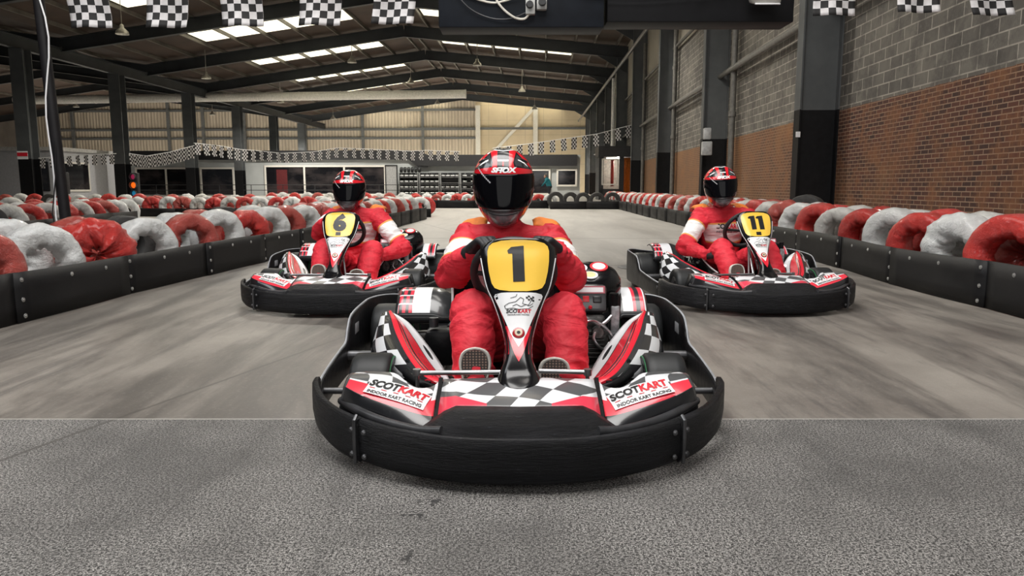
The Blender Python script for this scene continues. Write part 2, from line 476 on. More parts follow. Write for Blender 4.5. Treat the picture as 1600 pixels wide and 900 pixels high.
def lib_words(mb, frame, s, size, bold=0, sx=1, shear=0, at=(0, 0), mi=0, align='CENTER'):
    vs, fs = text_verts(s, size, bold, sx, shear, align)
    mb.add([frame(a + at[0], b + at[1]) for a, b in vs], fs, mi, smooth=False)

def make_kart():
    root = empty('go_kart')
    b = MB(); sheet(b, full(FRONT)[::1]); fb = b.build('front_bumper', SCUFF, root, auto=50)
    for s in (-1, 1):
        b = MB(); sheet(b, mir(CORNER, s) if s > 0 else mir(CORNER, s)[::-1]); cp = b.build('bumper_corner', SCUFF, root, auto=50)
        for z in (.06, .135):
            for x, y in ((.505, .158), (.462, .128)):
                b = MB(); n = Vector((s * .6, -.8, 0)); c = Vector((x * s, y, z)); b.lathe([(0, 0), (.008, .0), (.009, .004), (.005, .009), (0, .009)], (0, 0, 0), 'Z', 10)
                T = n.to_track_quat('Z', 'Y').to_matrix(); b.v = [tuple(T @ Vector(q) + c) for q in b.v]
                b.build('bolt', DSTEEL, cp)
        b = MB(); b.tube([(.497 * s, .155, .03), (.497 * s, .150, .1), (.497 * s, .153, .165), (.493 * s, .17, .174)], .006, 8); b.build('joint_strip', DSTEEL, cp)
        b = MB(); P = SIDEP if s > 0 else mir(SIDEP, -1)[::-1]
        C, Z = sheet(b, P[:-1] if s > 0 else P[1:], .015); sp = b.build('side_rail', BLACK, root, auto=50)
        b = MB(); b.tube([c + Vector((-.004 * s, 0, z.y + .001)) for c, z in list(zip(C, Z))], .0045, 6); b.build('worn_edge', EDGE, sp)
        b = MB()
        b.rbox((.724 * s, 1.27, .235), (.012, .085, .055), .006); b.build('side_slot', EDGE, sp)
        b = MB(); b.cyl((.725 * s, .60, .13), (.60 * s, .60, .13), .012, n=12); b.build('side_rail_mount', DSTEEL, root)
        b = MB(); b.cyl((.725 * s, 1.08, .15), (.55 * s, 1.08, .15), .02, n=12); b.build('side_rail_mount', DSTEEL, root)
    # raised lip across the nose: a trapezoid block sloping to the sides, with a rounded rim continuing to the corners
    b = MB(); rows = []
    LIP = [(-.345, .118, .150), (-.29, .118, .152), (-.225, .128, .196), (-.19, .135, .210), (0, .118, .212), (.19, .135, .210), (.225, .128, .196), (.29, .118, .152), (.345, .118, .150)]
    L2 = []
    for (a, c) in zip(LIP, LIP[1:]):
        for k in range(5): t = k / 5; L2.append(tuple(a[i] + (c[i] - a[i]) * t for i in range(3)))
    L2.append(LIP[-1])
    for x, y, z in L2:
        fy = lerp([(-.5, .17), (-.38, .085), (-.2, .012), (0, -.008), (.2, .012), (.38, .085), (.5, .17)], x)
        rows.append([Vector((x, fy + .016, .148)), Vector((x, fy + .03 + (z - .15) * .3, .5 * (.148 + z))), Vector((x, y - .030, z - .004)), Vector((x, y - .018, z)), Vector((x, y + .02, z)), Vector((x, y + .05, z - .02)), Vector((x, y + .06, .10))])
    k = 7; b.add([p for r in rows for p in r], [(i * k + j, (i + 1) * k + j, (i + 1) * k + j + 1, i * k + j + 1) for i in range(len(rows) - 1) for j in range(k - 1)])
    b.build('nose_lip', SCUFF, root, auto=35)
    for s in (-1, 1):
        b = MB(); b.tube(catmull([(.225 * s, .055, .165), (.30 * s, .085, .158), (.40 * s, .135, .166), (.49 * s, .205, .176), (.57 * s, .31, .18)], 5), .014, 10); b.build('bumper_rim', GREYD_RIM, root)
    # centre panel with the chequered graphics
    def cen(u, v):
        x = (u - .5) * 2 * .246; k = abs(u - .5) * 2
        yb = .352 + .018 * k; yf = .150 + .010 * k
        zb = .232 + .012 * (1 - k); zf = .196 - .028 * max(0, (k - .8) / .2)
        return Vector((x, yb + (yf - yb) * v, zb + (zf - zb) * v + .006 * sin(pi * v)))
    b = MB(); b.grid(cen, 20, 8, uvf=lambda u, v: (u, v))
    b.build('centre_panel', CENTRE, root, solid=.005)
    b = MB()
    for s in (-1, 1): b.beam((.257 * s, .39, .225), (.250 * s, .155, .150), .014, .022)
    b.box((0, .36, .2), (.5, .012, .06)); b.build('panel_gap', BLACK, root)
    # front pods
    BK = [(.262, .384, .222), (.281, .340, .216), (.324, .302, .222), (.37, .335, .238), (.41, .380, .250), (.48, .392, .253), (.552, .396, .248)]
    FRN = [(.262, .176, .166), (.294, .172, .172), (.35, .186, .184), (.42, .205, .200), (.47, .224, .212), (.515, .245, .226), (.552, .275, .236)]
    BTM = [(.262, .135, .13), (.30, .13, .13), (.36, .16, .13), (.43, .20, .13), (.50, .235, .13), (.55, .28, .13), (.585, .335, .125)]
    for s in (-1, 1):
        CB, CF, CG = catmull(BK, 4), catmull(FRN, 4), catmull(BTM, 4); n = len(CB)
        b = MB(); ring = []; uv = []
        for i in range(n):
            A, F, G = CB[i], CF[i], CG[i]; r = []
            r.append((A + Vector((0, .012, -.03)), -.02))
            for k in range(9):
                t = k / 8; p = A.lerp(F, t); p.z += .010 * sin(pi * t); r.append((p, t))
            for k in range(1, 6):
                t = k / 5; p = F.lerp(G, t); p.y -= .012 * sin(pi * t); r.append((p, 1.0 + t))
            ring.append(r)
        kk = len(ring[0]); vs = [Vector((p.x * s, p.y, p.z)) for r in ring for p, _ in r]
        us = [(i / (n - 1), t) for i, r in enumerate(ring) for _, t in r]
        fs = [(i * kk + j, (i + 1) * kk + j, (i + 1) * kk + j + 1, i * kk + j + 1) for i in range(n - 1) for j in range(kk - 1)]
        b.add(vs, fs, 0, us)
        # outer end face
        r = ring[-1]; vs = [Vector((p.x * s, p.y, p.z)) for p, _ in r] + [Vector((.585 * s, .40, .125))]
        b.add(vs, [tuple(range(len(vs)))], 1, smooth=False)
        pod = b.build('front_pod', [POD, BLACK], root, solid=.004, auto=50)
        tag(pod, 'chequered and red front pod with white advertising label')
        # the white label, laid on the pod's surface
        def on(u, v, off=.003):
            i = min(n - 1.001, max(0, u * (n - 1))); k = int(i); f = i - k
            A = CB[k].lerp(CB[k + 1], f); F = CF[k].lerp(CF[k + 1], f); p = A.lerp(F, v); p.z += .010 * sin(pi * min(1, max(0, v))) + off
            return Vector((p.x * s, p.y, p.z))
        # label frame: origin and axes on the pod plane, text reads left to right as seen from the front
        c0 = Vector((.380 * s, .252, 0)); ax = Vector((cos(R(15)), sin(R(15)) * s, 0)); ay = Vector((-ax.y, ax.x, 0))
        def zs(x, y):
            x = abs(x); best = 0
            for k in range(n - 1):
                if CB[k].x <= x <= CB[k + 1].x + 1e-6:
                    f = (x - CB[k].x) / max(1e-6, CB[k + 1].x - CB[k].x); A = CB[k].lerp(CB[k + 1], f); F = CF[k].lerp(CF[k + 1], f)
                    t = (A.y - y) / max(1e-6, A.y - F.y); tc = min(1, max(0, t)); return A.z + (F.z - A.z) * t + .010 * sin(pi * tc)
            return CB[-1].z
        def fr_(a, c, off=.004):
            p = c0 + ax * a + ay * c; return Vector((p.x, p.y, zs(p.x, p.y) + off))
        b = MB()
        b.grid(lambda u, v: fr_((u - .5) * .200, (v - .5) * .078, .0035), 16, 5)
        lab = b.build('advert_label', WHITE, pod, recalc=False)
        b = MB()
        f2 = lambda a, c: fr_(a, c, .0050)
        lib_words(b, f2, 'SCOT', .046, .0022, .80, .12, (-.049, .012), 0)
        lib_words(b, f2, 'KART', .046, .0022, .80, .12, (.046, .012), 1)
        lib_words(b, f2, 'INDOOR KART RACING', .0175, .0007, .95, 0, (0, -.029), 0)
        for q in range(5): b.add([f2(-.09 + q * .04, -.0125), f2(-.072 + q * .04, -.0125), f2(-.072 + q * .04, -.0095), f2(-.09 + q * .04, -.0095)], [(0, 1, 2, 3)], 1, smooth=False)
        b.build('advert_lettering', [INK, REDINK], lab, recalc=False)
    # front fairing
    b = MB()
    def fs_(u, v):
        st = v * 242; hw = lerp(FW, st); return fair((u * 2 - 1) * hw, st, -.0055)
    b.grid(fs_, 26, 60)
    fa = b.build('front_fairing', GLOSSBLK, root, solid=.008, auto=60)
    b = MB()
    for k in range(2):
        s = k * 2 - 1
        b.tube([fair(s * lerp(FW, st) * .985, st, .000) for st in range(60, 222, 6)], .0026, 6)
    b.build('white_piping', WHITE, fa)
    b = MB(); sticker(b, [(153, -.102, -.100), (172, -.110, -.107)]); b = MB()
    for s in (-1, 1):
        T = [(60, .0375), (75, .0395), (91, .043), (105, .051), (122, .061), (140, .077), (150, .086)]
        sticker(b, [(st, s * x, s * (x - .006)) for st, x in T], nx=1)
    sticker(b, [(47, -.001, .001), (60, -.015, .015), (72, -.024, .024), (91, -.036, .036), (100, -.041, .041), (104, -.043, .043)], .0012)
    b.build('red_graphic', RED, fa, recalc=False)
    b = MB(); sticker(b, [(70, -.001, .001), (80, -.014, .014), (91, -.027, .027), (107, -.041, .041), (122, -.055, .055), (135, -.067, .067), (147, -.079, .079), (153, -.084, .084), (155, -.080, .080)], .0022)
    sh = b.build('white_shield', WHITE, fa, recalc=False)
    b = MB()
    # line drawing of a kart with a chequered flag, above the lettering
    def ln(pts): 
        for p, q in zip(pts, pts[1:]):
            d = Vector((q[0] - p[0], q[1] - p[1])).normalized() * .45; n_ = (-d.y, d.x)
            fair_poly(b, [(p[0] + n_[0], p[1] + n_[1]), (q[0] + n_[0], q[1] + n_[1]), (q[0] - n_[0], q[1] - n_[1]), (p[0] - n_[0], p[1] - n_[1])], .0034)
    ln([(-21, 134), (-14, 138), (-4, 140), (3, 147), (8, 144), (6, 137), (17, 134), (22, 138)]); ln([(-21, 134), (-19, 129), (-8, 130), (0, 128), (15, 129), (22, 134)])
    ln([(-12, 146), (-4, 148), (-2, 152)]); ln([(14, 133), (22, 147)]); ln([(-9, 133), (-3, 136), (4, 132), (12, 136)])
    for i in range(4):
        for j in range(3):
            if (i + j) % 2: fair_poly(b, [(11 + i * 3.2, 143 + j * 2.6 - i * .6), (14.2 + i * 3.2, 142.4 + j * 2.6 - i * .6), (14.2 + i * 3.2, 145 + j * 2.6 - i * .6), (11 + i * 3.2, 145.6 + j * 2.6 - i * .6)], .0034)
    fair_words(b, 'SCOT', .019, 125, -.0175, .0034, .0008, 1.0, .1)
    fair_words(b, 'INDOOR KART RACING', .0072, 119.5, 0, .0034, .0002, .95)
    b.build('logo_drawing', INK, sh, recalc=False)
    b = MB(); fair_words(b, 'KART', .019, 125, .0195, .0034, .0008, .95, .1); b.build('logo_red_words', REDINK, sh, recalc=False)
    b = MB()
    c = fair(0, 91, .004); T = FN.to_track_quat('Z', 'Y').to_matrix()
    q = MB(); q.lathe([(0, .004), (.006, .004), (.0061, .0045), (.013, .0045), (.019, .003), (.021, 0), (.021, -.004)], n=24, mis=[2, 2, 0, 1, 1, 1])
    q.v = [tuple(T @ Vector(v) + c) for v in q.v]; q.build('badge', [pm('badge_cream', (.6, .5, .38), .3), pm('badge_red', (.32, .01, .015), .25, coat=.5), INK], fa)
    b = MB(); sticker(b, [(157, -.030, .030), (160, -.066, .066), (164, -.082, .082), (172, -.093, .093), (190, -.103, .103), (206, -.108, .108), (222, -.109, .109), (229, -.104, .104), (233, -.092, .092), (236, -.060, .060), (237, -.02, .02)], .0022)
    b.build('number_plate', YELLOW, fa, recalc=False)
    # wheels
    def wheel(x, y, r, wd, name):
        o = (1 if x > 0 else -1); h = wd / 2
        prof = [(r * .52, -h * .86), (r * .70, -h), (r * .90, -h * .98), (r * .985, -h * .82), (r, -h * .5), (r, h * .5), (r * .985, h * .82), (r * .90, h * .98), (r * .70, h), (r * .52, h * .86)]
        t = MB(); t.lathe(prof, (x, y, r + .002), 'X', 40); W = t.build(name, RUBBER, root, auto=60)
        g = MB(); g.lathe([(r * .91, -o * h * .99), (r * .87, -o * h * 1.02)], (x, y, r + .002), 'X', 40); g.build('green_line', pm('green_line', (.01, .16, .05), .5) if 'green_line' not in bpy.data.materials else bpy.data.materials['green_line'], W, solid=.001)
        q = MB(); q.lathe([(0, -h * .4), (r * .25, -h * .4), (r * .3, -h * .75), (r * .5, -h * .9), (r * .56, -h * .84), (r * .46, -h * .6), (r * .46, h * .6), (r * .56, h * .84), (r * .5, h * .9), (r * .3, h * .5), (r * .25, h * .2), (0, h * .2)], (x, y, r + .002), 'X', 24)
        q.build('rim', DSTEEL, W)
    for s in (-1, 1):
        wheel(.525 * s, .63, .130, .145, 'front_tyre'); wheel(.585 * s, 1.52, .150, .20, 'rear_tyre')
    # sidepods
    A_ = [(.275, .52, .12), (.42, .66, .12), (.55, .82, .13), (.60, .95, .17), (.585, 1.02, .24), (.555, 1.06, .30)]
    B_ = [(.262, .450, .19), (.335, .50, .215), (.405, .64, .250), (.472, .82, .295), (.508, .94, .330), (.535, 1.04, .345)]
    C_ = [(.235, .455, .185), (.300, .545, .208), (.375, .70, .240), (.435, .86, .280), (.480, .96, .318), (.525, 1.05, .340)]
    D_ = [(.225, .50, .165), (.255, .62, .175), (.300, .78, .190), (.36, .92, .225), (.45, 1.02, .30), (.52, 1.06, .335)]
    for s in (-1, 1):
        cs = [catmull(t, 5) for t in (A_, B_, C_, D_)]; n = len(cs[0])
        def spf(u, v):
            i = u * (n - 1); k = min(n - 2, int(i)); f = i - k
            pts = [c[k].lerp(c[k + 1], f) for c in cs]
            if v < .4: t = v / .4; p = pts[0].lerp(pts[1], t); p += Vector((.02, -.01, .01)) * sin(pi * t)
            elif v < .68: p = pts[1].lerp(pts[2], (v - .4) / .28); p.z += .006 * sin(pi * (v - .4) / .28)
            else: t = (v - .68) / .32; p = pts[2].lerp(pts[3], t); p.z -= .006 * sin(pi * t)
            return Vector((p.x * s, p.y, p.z))
        b = MB(); b.grid(spf, 30, 24); b.build('side_pod', SIDE, root, solid=.005)
        b = MB(); b.tube(catmull([(.225 * s, .44, .165), (.28 * s, .455, .178), (.34 * s, .49, .19), (.40 * s, .58, .2)], 5), [.014] * 11 + [.016] * 5, 10); b.tube([(.30 * s, .47, .19), (.40 * s, .62, .235)], .011, 8)
        b.build('side_pod_tube', BLACK, root)
    # rear mudguards
    for s, m_, w0, w1 in ((-1, FEND, .555, .30), (1, FEND2, .60, .455)):
        def mg(u, v, s=s, w0=w0, w1=w1):
            x = w0 + (w1 - w0) * u; a = R(-20 + 82 * v); 
            dip = max(0, (u - .62) / .38) if s < 0 else max(0, (u - .8) / .2)
            y = 1.50 - .205 * sin(a) - 0; z = .175 + .205 * cos(a) - .04 * dip * dip
            edge = .012 * (1 - min(1, u / .06)) 
            return Vector((x * s, y, z - edge))
        b = MB(); b.grid(mg, 24, 14); b.build('rear_mudguard', m_, root, solid=.006)
    b = MB(); b.rbox((-.42, 1.30, .262), (.30, .03, .03), .008); b.tube([(-.30, 1.42, .34), (-.16, 1.44, .33)], .028, 12); b.build('mudguard_bracket', BLACK, root)
    # chassis, floor tray, axle, pedals
    b = MB()
    for s in (-1, 1):
        b.tube(catmull([(.20 * s, .22, .075), (.24 * s, .5, .07), (.30 * s, .8, .07), (.33 * s, 1.1, .07), (.33 * s, 1.7, .075)], 5), .016, 10)
        b.tube([(.24 * s, .60, .075), (.46 * s, .63, .13)], .014, 8)
    b.tube([(-.24, .5, .07), (.24, .5, .07)], .014, 8); b.tube([(-.33, 1.1, .07), (.33, 1.1, .07)], .014, 8); b.tube([(-.2, .22, .075), (.2, .22, .075)], .014, 8)
    b.build('chassis_frame', DSTEEL, root)
    b = MB(); b.rbox((0, .66, .052), (.48, .86, .006), .002); b.build('floor_tray', pm('tray_metal', (.22, .21, .20), .4, .5, var=.4), root)
    b = MB(); b.cyl((-.60, 1.52, .152), (.60, 1.52, .152), .02, n=16); b.build('rear_axle', STEEL, root)
    b = MB()
    b.tube([(-.345, .455, .233), (-.06, .455, .236)], .0085, 10); b.tube([(.07, .455, .24), (.235, .455, .236)], .0085, 10)
    for x in (-.345, .235): b.tube([(x, .455, .233), (x, .48, .07)], .007, 8); b.lathe([(0, -.01), (.014, -.01), (.014, .012), (0, .012)], (x, .455, .235), 'Z', 12)
    b.build('pedal_bar', STEEL, root)
    for x in (-.20, .17):
        b = MB(); b.tube([(x, .44, .07), (x, .47, .17), (x + .05, .47, .17), (x + .05, .44, .07)], .006, 8); b.build('pedal', DSTEEL, root)
    # steering
    b = MB(); b.tube([(-.015, .50, .12), (-.015, .745, .525)], .010, 10); b.tube([(-.015, .5, .12), (-.35, .58, .12)], .006, 6); b.tube([(-.015, .5, .12), (.33, .58, .12)], .006, 6)
    b.tube([(-.06, .52, .08), (-.03, .64, .42)], .007, 8); b.tube([(.06, .52, .08), (.0, .64, .42)], .007, 8)
    st = b.build('steering_column', STEEL, root)
    b = MB(); C0 = Vector((-.015, .765, .54)); nx_ = Vector((0, .85, .53)).normalized(); e1 = Vector((1, 0, 0)); e2 = nx_.cross(e1)
    b.tube([C0 + (e1 * cos(a) + e2 * sin(a)) * .15 for a in [2 * pi * k / 40 for k in range(40)]], .0155, 10, closed=True)
    for a in (0, pi, 1.5 * pi): b.tube([C0 - nx_ * .02, C0 + (e1 * cos(a) + e2 * sin(a)) * .148], .009, 8)
    b.lathe([(0, 0), (.03, 0), (.03, .02), (0, .02)], C0 - nx_ * .03, 'Z', 16)
    b.build('steering_wheel', pm('wheel_grip', (.02, .02, .022), .6, var=.4, bump=.3), root)
    # seat: bucket shell lofted from U sections
    SEC = [(.80, .12, .18, .07), (.90, .10, .215, .13), (1.02, .09, .24, .20), (1.15, .10, .25, .27), (1.26, .14, .25, .31), (1.37, .24, .235, .26), (1.45, .37, .21, .16), (1.50, .50, .17, .06)]
    b = MB(); rws = []
    for y, z, hw, sh_ in SEC:
        r = []
        for k in range(17):
            a = -1 + 2 * k / 16; s = 1 if a > 0 else -1; aa = abs(a)
            if aa < .5: x = aa * 2 * hw * .88; zz = 0.0 + .02 * (aa * 2) ** 3; yy = 0
            else: t = (aa - .5) * 2; x = hw * (.88 + .12 * sin(t * pi / 2)) + .015 * t; zz = .02 + sh_ * t; yy = -.10 * t * (1 if y > 1.2 else .3)
            r.append(Vector((x * s - .01, y + yy, z + zz)))
        rws.append(r)
    cols = [catmull([r[k] for r in rws], 4) for k in range(17)]; m_ = len(cols[0])
    b.add([cols[k][i] for i in range(m_) for k in range(17)], [(i * 17 + k, i * 17 + k + 1, (i + 1) * 17 + k + 1, (i + 1) * 17 + k) for i in range(m_ - 1) for k in range(16)])
    seat = b.build('seat', GLOSSBLK, root, solid=.007)
    b = MB(); b.tube([cols[0][i] for i in range(m_)], .0055, 6); b.tube([cols[16][i] for i in range(m_)], .0055, 6); b.build('seat_edge', WHITE, seat)
    # engine beside the seat
    b = MB(); b.rbox((.30, 1.12, .20), (.17, .20, .16), .02); b.rbox((.29, 1.10, .30), (.15, .16, .06), .012)
    for k in range(7): b.rbox((.285, 1.02, .16 + k * .018), (.15, .05, .007), .002)
    b.rbox((.30, 1.00, .11), (.14, .06, .04), .01); b.lathe([(0, -.03), (.035, -.03), (.04, 0), (.03, .01), (0, .012)], (.25, .99, .24), 'Y', 18); b.lathe([(0, -.02), (.022, -.02), (.025, .01), (0, .012)], (.33, .985, .27), 'Y', 14)
    en = b.build('engine_block', ALUDK, root)
    b = MB()
    def cover(u, v):
        x = .195 + .175 * u; z = .335 + .115 * v; y = 1.06 + .05 * v + .02 * (abs(u - .5) * 2) ** 3
        return Vector((x, y, z))
    b.rbox((.282, 1.085, .39), (.185, .06, .118), .014, mat=Matrix.Rotation(R(-22), 4, 'X')); cv = b.build('engine_cover', pm('cover_grey', (.05, .05, .053), .3, var=.3, coat=.3), root)
    T = Matrix.Rotation(R(-22), 3, 'X')
    cf = lambda a, c, o=.0315: Vector((.282, 1.085, .39)) + T @ Vector((a, -o, c))
    b = MB(); b.add([cf(-.085, .018), cf(.085, .018), cf(.085, .050), cf(-.085, .050)], [(0, 1, 2, 3)], 0, smooth=False)
    b.add([cf(-.078, .023, .0325), cf(.078, .023, .0325), cf(.078, .044, .0325), cf(-.078, .044, .0325)], [(0, 1, 2, 3)], 1, smooth=False)
    b.build('cover_label', [pm('label_pink', (.45, .10, .13), .35), WHITE], cv, recalc=False)
    b = MB()
    for x in (-.038, .052): b.rbox(cf(x, -.008, .030), (.036, .012, .030), .005, mat=Matrix.Rotation(R(-22), 4, 'X'))
    b.build('cover_slot', INK, cv)
    b = MB()
    for x in (-.010, .022): b.lathe([(0, -.006), (.006, -.006), (.0085, -.002), (.0085, .004)], cf(x, -.042, .031), 'Y', 12)
    b.rbox(cf(.005, -.006, .0315), (.026, .003, .026), .001, mat=Matrix.Rotation(R(-22), 4, 'X')); b.build('cover_button', REDINK, cv)
    b = MB(); b.tube([(Vector((.285, .985, .20)) + Vector((cos(a), 0, sin(a))) * .115) for a in [R(-80 + 6 * k) for k in range(26)]], .006, 8)
    b.tube(catmull([(.22, 1.0, .32), (.27, .97, .335), (.34, .985, .30), (.39, 1.02, .33)], 5), .007, 8); b.tube(catmull([(.21, 1.0, .30), (.25, .96, .31), (.31, .97, .32), (.36, 1.0, .29)], 5), .005, 8)
    b.tube(catmull([(.34, .99, .30), (.31, .96, .25), (.35, .97, .20), (.38, 1.0, .22)], 5), .006, 8)
    b.build('engine_hose', STEEL, en)
    b = MB(); b.rbox((.415, 1.12, .30), (.04, .10, .22), .012); b.cyl((.405, 1.05, .35), (.405, 1.05, .42), .018, n=14); b.rbox((.408, 1.05, .22), (.035, .03, .09), .008)
    b.build('chain_guard', BLACK, root)
    b = MB(); b.lathe([(0, -.012), (.012, -.012), (.012, -.006), (.024, -.006), (.026, .004), (.026, .012)], (.405, 1.035, .245), 'Y', 20); b.rbox((.408, 1.04, .29), (.036, .02, .16), .005); b.rbox((.41, 1.04, .18), (.03, .018, .08), .004)
    b.build('alloy_bracket', ALU, root)
    # domed cap behind the engine with round stickers
    b = MB(); prof = [(.150, -.14), (.152, -.06), (.148, -.02), (.128, .012), (.10, .026), (.05, .034), (0, .036)]
    q = MB(); q.lathe(prof, n=36); T = Matrix.Rotation(R(24), 3, 'X')
    q.v = [tuple(T @ Vector((v[0], v[1] * .8, v[2])) + Vector((.335, 1.40, .455))) for v in q.v]; dm = q.build('rear_cowl', GLOSSBLK, root)
    for (dx, dy, rr, c1) in ((-.045, .008, .036, REDINK), (.045, .02, .042, WHITE), (.0, -.052, .034, pm('sticker_cream', (.75, .66, .35), .35))):
        q = MB(); q.lathe([(0, .0025), (rr * .72, .0025), (rr, .0015), (rr, -.004)], n=24, mis=[1, 0, 0]); z_ = lerp([(0, .036), (.05, .034), (.10, .026), (.128, .012)], sqrt(dx * dx + dy * dy / .64))
        q.v = [tuple(T @ (Vector(v) + Vector((dx, dy, z_ + .001))) + Vector((.335, 1.40, .455))) for v in q.v]
        q.build('round_sticker', [WHITE if c1 != WHITE else REDINK, c1], dm)
    b = MB(); b.rbox((-.33, 1.22, .17), (.14, .22, .16), .03); b.build('fuel_tank', BLACK, root)
    b = MB(); b.tube([(-.36, 1.15, .26), (-.36, 1.15, .30)], .02, 12); b.tube(catmull([(-.30, 1.2, .25), (-.26, 1.3, .28), (-.2, 1.4, .2)], 5), .008, 8); b.build('fuel_cap', DSTEEL, root)
    b = MB(); b.tube(catmull([(.25, 1.35, .14), (.10, 1.62, .13), (-.15, 1.68, .13), (-.28, 1.66, .13)], 6), .028, 12); b.build('exhaust', DSTEEL, root)
    b = MB(); b.tube(catmull([(-.40, 1.70, .20), (-.2, 1.74, .3), (.2, 1.74, .3), (.42, 1.70, .20)], 6), .014, 10); b.tube([(-.40, 1.7, .2), (-.33, 1.6, .08)], .014, 8); b.tube([(.42, 1.7, .2), (.33, 1.6, .08)], .014, 8); b.build('rear_hoop', DSTEEL, root)
    return root
GREYD_RIM = pm('rubbed_rim', (.035, .035, .038), .36, var=.5, bump=.2, spec=.3)
ALUDK = pm('engine_metal', (.075, .073, .07), .38, .6, var=.8, scale=40, bump=.4, bscale=50)
# ------------------------------------------------------------------ drivers
def _suit():
    m = M('red_race_suit', (.62, .02, .04), .62, spec=.3)
    n = m.noise(5, 5, .65); n2 = m.noise(28, 4, .6, m.vec((1, 1, .5)))
    c = m.mix(m.ramp(n, .35, .65), (.46, .010, .022), (.74, .038, .060))
    bd = m.attr('band')
    c = m.mix(bd.gt(-.075), c, (.75, .36, .10)); c = m.mix(bd.gt(-.04), c, (.76, .74, .73))
    m.color(c); m.bump(n2 * .35 + m.noise(7, 3, .5, m.vec((1, 1, 2.6)), .6) * 1.6, .6, .02); return m.m
SUIT = _suit()
def _helmet():
    m = M('helmet_paint', (.6, .02, .03), .2, coat=.45, spec=.4)
    x, y, z = m.xyz(); ax = x.abs(); n = m.noise(16, 3, .6)
    red = (.62, .012, .022); blk = (.012, .012, .014); gry = (.045, .048, .052); wht = (.78, .78, .78)
    c = m.mix(ax.gt(.0), red, red)
    up = z.gt(.050)
    # grey wings either side of the crown, edged in black and white
    g = (ax - .047) - (z - .10).abs() * .25
    wing = g.gt(0) * (z + ax * .12 - .092).gt(0) * (ax * 1.1 + z).lt(.196) * up
    wingb = (g + .006).gt(0) * (z + ax * .12 - .086).gt(0) * (ax * 1.1 + z).lt(.203) * up
    c = m.mix(wingb, c, blk); c = m.mix(wing, c, gry)
    c = m.mix((g - .03).abs().lt(.004) * wing, c, blk)
    c = m.mix((z + ax * .5 - .150 + n * .02).abs().lt(.003) * wing * ax.gt(.06), c, wht)
    # centre strip on the forehead
    c = m.mix(ax.lt(.024) * z.gt(.062), c, blk)
    c = m.mix(ax.lt(.022) * (z - .108).abs().lt(.0035), c, wht); c = m.mix(ax.lt(.020) * (z - .078).abs().lt(.003), c, wht)
    c = m.mix(ax.lt(.003) * z.gt(.085) * z.lt(.104), c, red)
    c = m.mix((z - ax * .15 - .148).gt(0), c, gry); c = m.mix((z - ax * .15 - .148).abs().lt(.002), c, wht)
    # jaw
    lo = z.lt(-.05)
    jw = (z + .085 + ax * .9).lt(0.048) * lo * ax.lt(.072)
    c = m.mix(((z + .04) + ax * .75 - .045).lt(.004) * lo * ax.lt(.080) * ax.gt(.060), c, blk)
    c = m.mix(jw * (ax - .064 - (z + .10) * .2).lt(0), c, m.mix(m.ramp(n, .35, .7), (.05, .047, .05), (.22, .21, .22)))
    c = m.mix((ax - .095 - (z + .06) * .4).abs().lt(.003) * lo, c, blk)
    m.color(c); return m.m
HELM = _helmet()
VISOR = M('dark_visor', (.003, .003, .004), .07, spec=.09); VISOR.bump(VISOR.noise(2, 1), .02, .001); VISOR = VISOR.m
VENT = pm('vent_black', (.02, .02, .022), .3)
def _sole():
    m = M('shoe_sole', (.12, .08, .065), .6)
    u, v, _ = m.xyz('UV')
    a = (u * 1.0).fr() - .5; b = (v * 1.0).fr() - .5
    dots = (a * a + b * b).lt(.09)
    m.color(m.mix(dots, (.035, .025, .022), (.26, .17, .13))); m.bump(dots, .5, .003); return m.m
SOLE = _sole()
CREAM = pm('cream_shoe_edge', (.62, .60, .55), .5, var=.15)
SHOEUP = pm('shoe_canvas', (.05, .05, .055), .7)

HW = smooth_tab([(-.165, .02), (-.150, .052), (-.13, .072), (-.10, .094), (-.06, .112), (-.02, .121), (.02, .124), (.05, .123), (.08, .116), (.11, .099), (.135, .074), (.152, .045), (.160, .012)], 4)
HF = smooth_tab([(-.165, .10), (-.150, .135), (-.13, .148), (-.10, .153), (-.06, .150), (-.02, .145), (.02, .140), (.05, .134), (.08, .122), (.11, .101), (.135, .074), (.152, .042), (.160, .010)], 4)
HB = smooth_tab([(-.165, .06), (-.150, .085), (-.13, .100), (-.10, .115), (-.06, .130), (-.02, .142), (.02, .148), (.05, .146), (.08, .134), (.11, .110), (.135, .080), (.152, .045), (.160, .012)], 4)
def hpt(a, z, off=0.0):
    """a: angle from straight ahead"""
    w_ = lerp(HW, z) + off; f = (lerp(HF, z) if abs(a) < pi / 2 else lerp(HB, z)) + off
    p = 2.25; sa, ca = abs(sin(a)), abs(cos(a))
    r = 1 / ((sa / w_) ** p + (ca / f) ** p) ** (1 / p)
    return Vector((r * sin(a), -r * cos(a), z))
